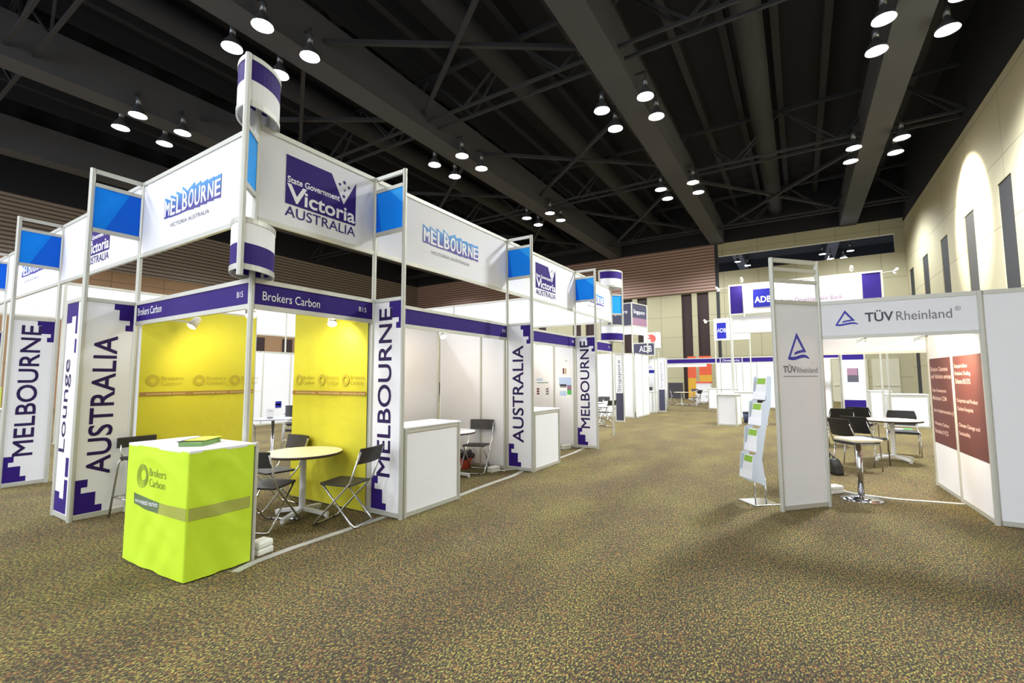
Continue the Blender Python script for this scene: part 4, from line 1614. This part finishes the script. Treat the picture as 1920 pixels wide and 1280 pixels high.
# white end block of the Singapore booth
divider('white end wall of the Singapore booth on the far side of the aisle mouth', (15.3, 1.08, 0), AISLE, (.9, .9), name='booth_divider')
divider('bright inner wall of the Singapore booth', (15.3, 3.58, 0), ACROSS, (.8, .8, .82))
divider('white rear wall of the Singapore booth', (12.6, 3.66, 0), AISLE, (.9, .9, .9))
fascia('small purple fascia inside the Singapore booth, under the far drum', (11.6, 3.0, 0), AISLE, 1.6, (), legs=True)
light('booth_fill', 'POINT', (14.0, 2.4, 2.3), 26, (1.0, 0.9, 0.78), shadow_soft_size=.1)  # added unseen fill inside the booths
light('booth_fill', 'POINT', (8.8, 1.2, 2.3), 14, (1.0, 0.9, 0.78), shadow_soft_size=.1)
light('booth_fill', 'POINT', (5.8, .9, 2.3), 7, (1.0, 0.86, 0.7), shadow_soft_size=.1)
light('booth_fill', 'POINT', (3.0, .9, 2.3), 7, (1.0, 0.86, 0.7), shadow_soft_size=.1)


def blade_sign(label, loc, rz, h):
    t = thing('blade_sign', label, 'sign', loc, rz)
    w = .30
    post(t, 0, 0, 0, h)
    post(t, w, 0, 0, h)
    rail(t, .02, w - .02, .0, .05)
    rail(t, .02, w - .02, h - .05, h)
    sign_panel(t, .02, w - .02, 1.0, h - .05, 0, WHITE, 'panel')
    sign_panel(t, .02, w - .02, .05, 1.0, 0, CHARCOAL, 'panel')
    words(t, 'lettering', 'Singapore', .08, 1.05, .22, h - .25, -.0085, TUV_DARK, True)
    return t


blade_sign('narrow upright Singapore sign beside the far corner drum', (13.57, 1.28, 0), ACROSS + R(10), 2.42)
blade_sign('narrow upright Singapore sign farther back, beside the small counter', (19.1, 1.2, 0), ACROSS + R(10), 2.45)
# small white table and folding chairs of the Singapore booth
t = again(rt, 'small round table in the Singapore booth, seen past the far MELBOURNE tower', (12.4, 1.7, 0), 0)
for ch in t.children:
    if ch.name.startswith('tabletop'):
        ch.data = ch.data.copy()
        ch.data.materials[0] = PRINT_WHITE
again(fc, 'folding chair in the Singapore booth, left of the upright sign', (13.2, 1.9, 0), R(95))
again(fc, 'folding chair in the Singapore booth, right of the upright sign', (14.2, 2.0, 0), R(100))
again(fc, 'folding chair at the left of the small Singapore booth table', (12.0, 1.1, 0), R(-20))
# second block: opening with a counter and poster
counter('small white counter in the booth behind the Singapore wall', (18.1, 1.2, 0), ACROSS + R(90), .75, .4, .95)
divider('white wall behind the small counter, beyond the Singapore booth', (20.6, 3.6, 0), ACROSS, (.8, .8, .85))
t = thing('pull_up_poster', 'white and blue upright poster behind the small counter', 'poster', (19.6, 2.1, 0), ACROSS)
MB().box(0, -.01, .1, .62, .01, 2.15).build('sheet', PRINT_WHITE, t)
MB().box(.0, -.013, 1.75, .62, -.01, 1.9).build('print', ADB_BLUE, t)
MB().box(.05, -.013, .85, .5, -.01, 1.1).build('print', TUV_DARK, t)
words(t, 'lettering', 'ADB', .15, 1.95, .5, 2.1, -.012, ADB_BLUE)
MB().box(0, -.12, 0, .62, .12, .1).build('base', ALU, t)
t = thing('roof_sign', 'small navy ADB sign standing on the far booth roof, under the Singapore cube', 'sign', (18.2, 2.05, 0), ACROSS)
MB().box(0, -.02, 2.5, 1.0, .02, 3.1).build('frame', ALU, t)
MB().box(.05, -.024, 2.55, .95, -.02, 3.05).build('sign_board', CHARCOAL, t)
words(t, 'lettering', 'ADB', .3, 2.68, .85, 2.95, -.027, PRINT_WHITE)
post(t, .05, .03, 0, 2.5)
post(t, .95, .03, 0, 2.5)
t = thing('roof_sign', 'white lightbox with a red lion-head emblem above the far booths', 'sign', (20.0, 2.05, 0), ACROSS)
MB().box(0, -.02, 2.95, .72, .30, 3.7).build('lightbox', PRINT_WHITE, t)
mb = MB()
mb.plate([(.18, 3.58), (.38, 3.62), (.55, 3.52), (.58, 3.36), (.5, 3.22), (.36, 3.16), (.24, 3.06), (.2, 3.16), (.3, 3.25), (.36, 3.34), (.26, 3.38), (.16, 3.44), (.3, 3.47)], -.02, .002)
mb.build('lion_emblem', RED_INK, t)
post(t, .1, .14, 0, 2.95)
post(t, .62, .14, 0, 2.95)

# far booth row with its fascia
FX = 22.0
t = fascia('long dark purple fascia of the far booth row, left section', (FX, 1.7, 0), ACROSS, 2.75, ())
fascia('dark purple fascia of the far booth row, middle section', (FX, -1.05, 0), ACROSS, .95, (('Climate Market', .1, .85, 2.3, 2.4),))
fascia('dark purple fascia of the far booth row, right section', (FX, -2.0, 0), ACROSS, 1.3, ())
for i, y in enumerate((1.7, -1.05, -2.0, -3.3)):
    t = thing('fascia_post', 'slim post holding the far booth row fascia', 'post', (FX, y, 0), 0, 'posts of the far booth row')
    post(t, 0, 0, 0, 2.5, name='pole')
    MB().box(-.04, -.04, 0, .04, .04, .01).build('base_plate', ALU, t)
t = thing('light_strip', 'long lit white strip under the far booth row fascia', 'light', (FX + .06, 1.6, 0), ACROSS)
MB().box(0, -.05, 2.08, 2.0, .05, 2.17).build('diffuser', TUBE_ON, t)
MB().box(0, -.06, 2.17, 2.0, .06, 2.2).build('housing', ALU, t)
divider('white rear wall of the far booth row', (FX + 2.2, -.55, 0), ACROSS, (.95, .95, .95))
counter('long low white counter in front of the far booth row', (FX + .35, -.42, 0), ACROSS, 1.25, .5, 1.0)
counter('white counter nearer the aisle, in front of the long low counter', (14.05, -1.98, 0), ACROSS + R(-5), .56, .62, 1.0)
counter('white counter just behind the one nearer the aisle', (17.3, -2.1, 0), ACROSS, .75, .5, 1.0)
again(fc, 'folding chair beside the white counter in the middle distance', (14.9, -3.15, 0), R(-80))
t = thing('waste_bin', 'dark blue bin beside the white counter in the middle distance', 'bin', (15.4, -2.75, 0))
MB().lathe([(.14, 0), (.145, .01), (.18, .34), (.172, .34), (.14, .02)], 20).build('bin_body', mat('navy_plastic', srgb(44, 52, 78), .5), t)
MB().lathe([(.185, .33), (.19, .36), (.17, .37), (.16, .34)], 20).build('rim', BAG, t)
# table group at the far left of the row
for i, (x, y) in enumerate(((24.6, 1.35), (26.8, .75))):
    again(rt, ('far round table nearest the dark skirting', 'far round table before the orange banners')[i], (x, y, 0), R(30 * i))
for i, (x, y, a, l) in enumerate(((24.0, 2.1, -120, 'far folding chair at the left end of the table group'), (25.2, 2.0, 150, 'far folding chair behind the left table'),
                                  (25.4, .75, 60, 'far folding chair between the two tables'), (26.3, 0.2, 10, 'far folding chair right of the second table'),
                                  (27.6, 1.1, 120, 'far folding chair behind the second table'), (24.2, .6, -20, 'far folding chair in front of the left table'))):
    again(fc, l, (x, y, 0), R(a))
# banners in the far doorway
for i, (y, m, m2, w, l) in enumerate(((2.35, ORANGE, AMBER, .55, 'upright orange and amber banner before the far dark doors, left'),
                                      (1.6, AMBER, ORANGE, .8, 'upright orange banner before the far dark doors, right'))):
    t = thing('pull_up_banner', l, 'banner', (31.6, y, 0), ACROSS)
    MB().box(0, -.01, .1, w, .01, 1.5 if i == 0 else 1.7).build('lower_print', m2 if i == 0 else m, t)
    MB().box(0, -.01, 1.5 if i == 0 else 1.7, w, .01, 3.0).build('upper_print', m if i == 0 else m2 if False else ORANGE, t)
    MB().box(0, -.12, 0, w, .12, .1).build('base', ALU, t)
t = thing('buffet_table', 'far buffet table with white skirt and red top before the dark doors', 'table', (29.5, 1.45, 0), ACROSS)
MB().box(0, 0, .0, .85, .7, 1.16).build('table_skirt', WHITE_B, t)
MB().box(-.02, -.02, 1.16, .87, .72, 1.26).build('red_runner', RED_INK, t)

# big ADB header and its frame
AX = 14.3
t = thing('roof_sign', 'large lit header sign reading ADB Asian Development Bank between purple ends', 'sign', (AX, -2.43, 0), ACROSS)
AWD = 3.98
for x in (0, .42, 3.5, AWD):
    post(t, x, 0, {0: 1.0, AWD: 0}.get(x, 3.5), 4.58)
rail(t, 0, AWD, 4.53, 4.58, name='top_rail')
rail(t, 0, AWD, 3.58, 3.62, name='bottom_rail')
sign_panel(t, .03, .42, 3.62, 4.53, 0, DEEP_PUR, 'end_panel')
sign_panel(t, 3.48, AWD - .03, 3.62, 4.53, 0, DEEP_PUR, 'end_panel')


def adbfn(u, v):
    return (.42 + u * 3.06, -.02 - .02 * math.sin(math.pi * v), 3.6 + v * (.97 + .0 * u) - .1 * math.sin(math.pi * u) * v * .6)


MB().grid(adbfn, 20, 6).build('cloth', WHITE_B, t)
MB().rect(.70, 3.78, 1.25, 4.36, -.045, .002).build('logo_square', ADB_BLUE, t)
words(t, 'lettering', 'ADB', .74, 3.92, 1.21, 4.12, -.049, PRINT_WHITE, bold=.02)
words(t, 'lettering', 'Asian Development Bank', 1.45, 3.80, 3.05, 3.98, -.049, mat('plum_ink', srgb(120, 60, 110), .6))
for i, (y, l) in enumerate(((-2.85, 'left'), (-5.7, 'right'))):
    spotlight('lit spotlight clipped to the top of the large ADB header, %s' % l, (AX - .02, y, 4.66), R(90), (.7, .0, -.75), 10, (1.0, .86, .66))
spotlight('spotlight on a long arm at the right end of the large ADB header', (AX - .02, -6.42, 4.5), R(150), (-.3, -.5, -.8), 6)
light('header_wash', 'SPOT', (AX - .5, -3.0, 4.9), 22, (1.0, .88, .72), (.5, 0, -.8), spot_size=R(120), spot_blend=.8, shadow_soft_size=.05)
light('header_wash', 'SPOT', (AX - .5, -5.5, 4.9), 26, (1.0, .88, .72), (.5, 0, -.8), spot_size=R(120), spot_blend=.8, shadow_soft_size=.05)
t = thing('header_soffit', 'pale lilac board under the large ADB header', 'sign', (AX + .035, -2.5, 0), ACROSS)
MB().box(0, 0, 3.0, 3.85, .03, 3.55).build('board', WHITE, t)
MB().box(0, 0, 2.96, 3.85, .05, 3.0).build('rail', ALU, t)
t = thing('roof_sign', 'smaller lit ADB sign lower left of the large header', 'sign', (18.0, -1.40, 0), ACROSS)
MB().box(0, -.02, 3.04, .66, .02, 3.93).build('panel', PRINT_WHITE, t)
MB().rect(.1, 3.1, .45, 3.75, -.02, .003).build('logo_square', ADB_BLUE, t)
words(t, 'lettering', 'ADB', .12, 3.36, .44, 3.52, -.0245, PRINT_WHITE)
MB().box(.66, -.02, 3.04, 1.3, .02, 3.5).build('side_panel', PRINT_WHITE, t)
post(t, .02, .03, 0, 3.93)
post(t, .66, .03, 0, 3.93)
post(t, 1.28, .03, 0, 3.5)
spotlight('bright spotlight shining at us left of the smaller ADB sign', (17.99, -1.40, 3.86), 0, (-.2, -.9, -.4), 20, (1.0, .8, .5))
spotlight('spotlight on an arm left of the large ADB header', (AX, -2.41, 4.5), 0, (.3, -.6, -.7), 8)

# things seen through the right-hand booth
t = thing('poster_board', 'tall purple and white poster board seen through the right-hand booth', 'poster', (18.2, -5.62, 0), ACROSS)
MB().box(0, -.015, .12, .62, .015, .72).build('lower_panel', DEEP_PUR, t)
MB().box(0, -.015, .72, .62, .015, 2.15).build('middle_panel', PRINT_WHITE, t)
MB().box(0, -.015, 2.15, .62, .015, 2.62).build('upper_panel', DEEP_PUR, t)
MB().rect(.12, 1.35, .45, 1.85, -.015, .003).build('picture', TUV_DARK, t)
MB().rect(.12, 1.6, .42, 1.85, -.018, .003).build('picture_top', ROSE, t)
post(t, -.02, 0, 0, 2.62)
post(t, .64, 0, 0, 2.62)
MB().box(-.05, -.15, 0, .67, .15, .03).build('foot', ALU, t)
counter('white counter seen through the right-hand booth, left of two', (19.5, -6.5, 0), ACROSS, .62, .9, 1.02)
counter('white counter seen through the right-hand booth, right and nearer', (16.2, -6.6, 0), ACROSS, .95, .8, 1.0)
for i, (x, y) in enumerate(((20.5, -6.4), (15.9, -6.45))):
    t = thing('fascia_post', ('slim post rising behind the left counter seen through the right-hand booth', 'slim post rising in front of the right counter seen through the right-hand booth')[i], 'post', (x, y, 0))
    post(t, 0, 0, 0, 2.5, name='pole')
    MB().box(-.04, -.04, 0, .04, .04, .01).build('base_plate', ALU, t)
divider('white wall beside the purple poster board, deep in the right-hand booths', (19.2, -4.4, 0), ACROSS, (.9,))
fascia('dark fascia above the wall beside the purple poster board', (18.4, -4.2, 0), ACROSS, 1.35, (), legs=True)
for i, (a, b) in enumerate(((-9.3, -8.0), (-7.8, -6.0))):
    struct('door_%d' % (i + 11), MB().box(XB - .06, a, 0, XB - .01, b, 2.6).box(XB - .09, a + .1, .98, XB - .05, b - .1, 1.06), [PLASTER])

# print and lettering belong to the panel, board or cloth that carries them
CARRIED = {'lettering', 'small_lettering', 'logo_lettering', 'band_lettering', 'stepped_graphic', 'triangle_logo', 'underline', 'logo_shield',
           'logo_stars', 'logo_slab', 'ring_logo', 'printed_band', 'print', 'picture', 'picture_top', 'lion_emblem', 'rose_band', 'leaflet_print',
           'blue_facet', 'logo_square', 'foot_pad', 'seat_bracket', 'lens', 'ballast_housing', 'bulb', 'handset', 'cover_sheet', 'green_cover'}
CARRIERS = {'blue_facet': ('blue_panel',), 'foot_pad': ('back_frame',), 'seat_bracket': ('seat',), 'lens': ('reflector',), 'ballast_housing': ('reflector',),
            'bulb': ('lamp_head',), 'handset': ('body',), 'leaflet_print': ('leaflet',), 'cover_sheet': ('lower_sheets',), 'green_cover': ('sheets',)}
BOARDS = ('text_board', 'panel', 'cloth', 'name_board', 'sign_board', 'sheet', 'cloth_cover', 'card', 'lightbox', 'middle_panel')


def mid(o):
    bb = [Vector(c) for c in o.bound_box]
    return sum(bb, Vector()) / 8


for root in [o for o in COL.objects if o.parent is None and o.type == 'EMPTY']:
    kids = list(root.children)
    for ch in kids:
        st = ch.name.split('.')[0]
        if st not in CARRIED:
            continue
        want = CARRIERS.get(st, BOARDS)
        cand = [k for k in kids if k is not ch and k.name.split('.')[0] in want]
        if cand:
            ch.parent = min(cand, key=lambda k: (mid(k) - mid(ch)).length)
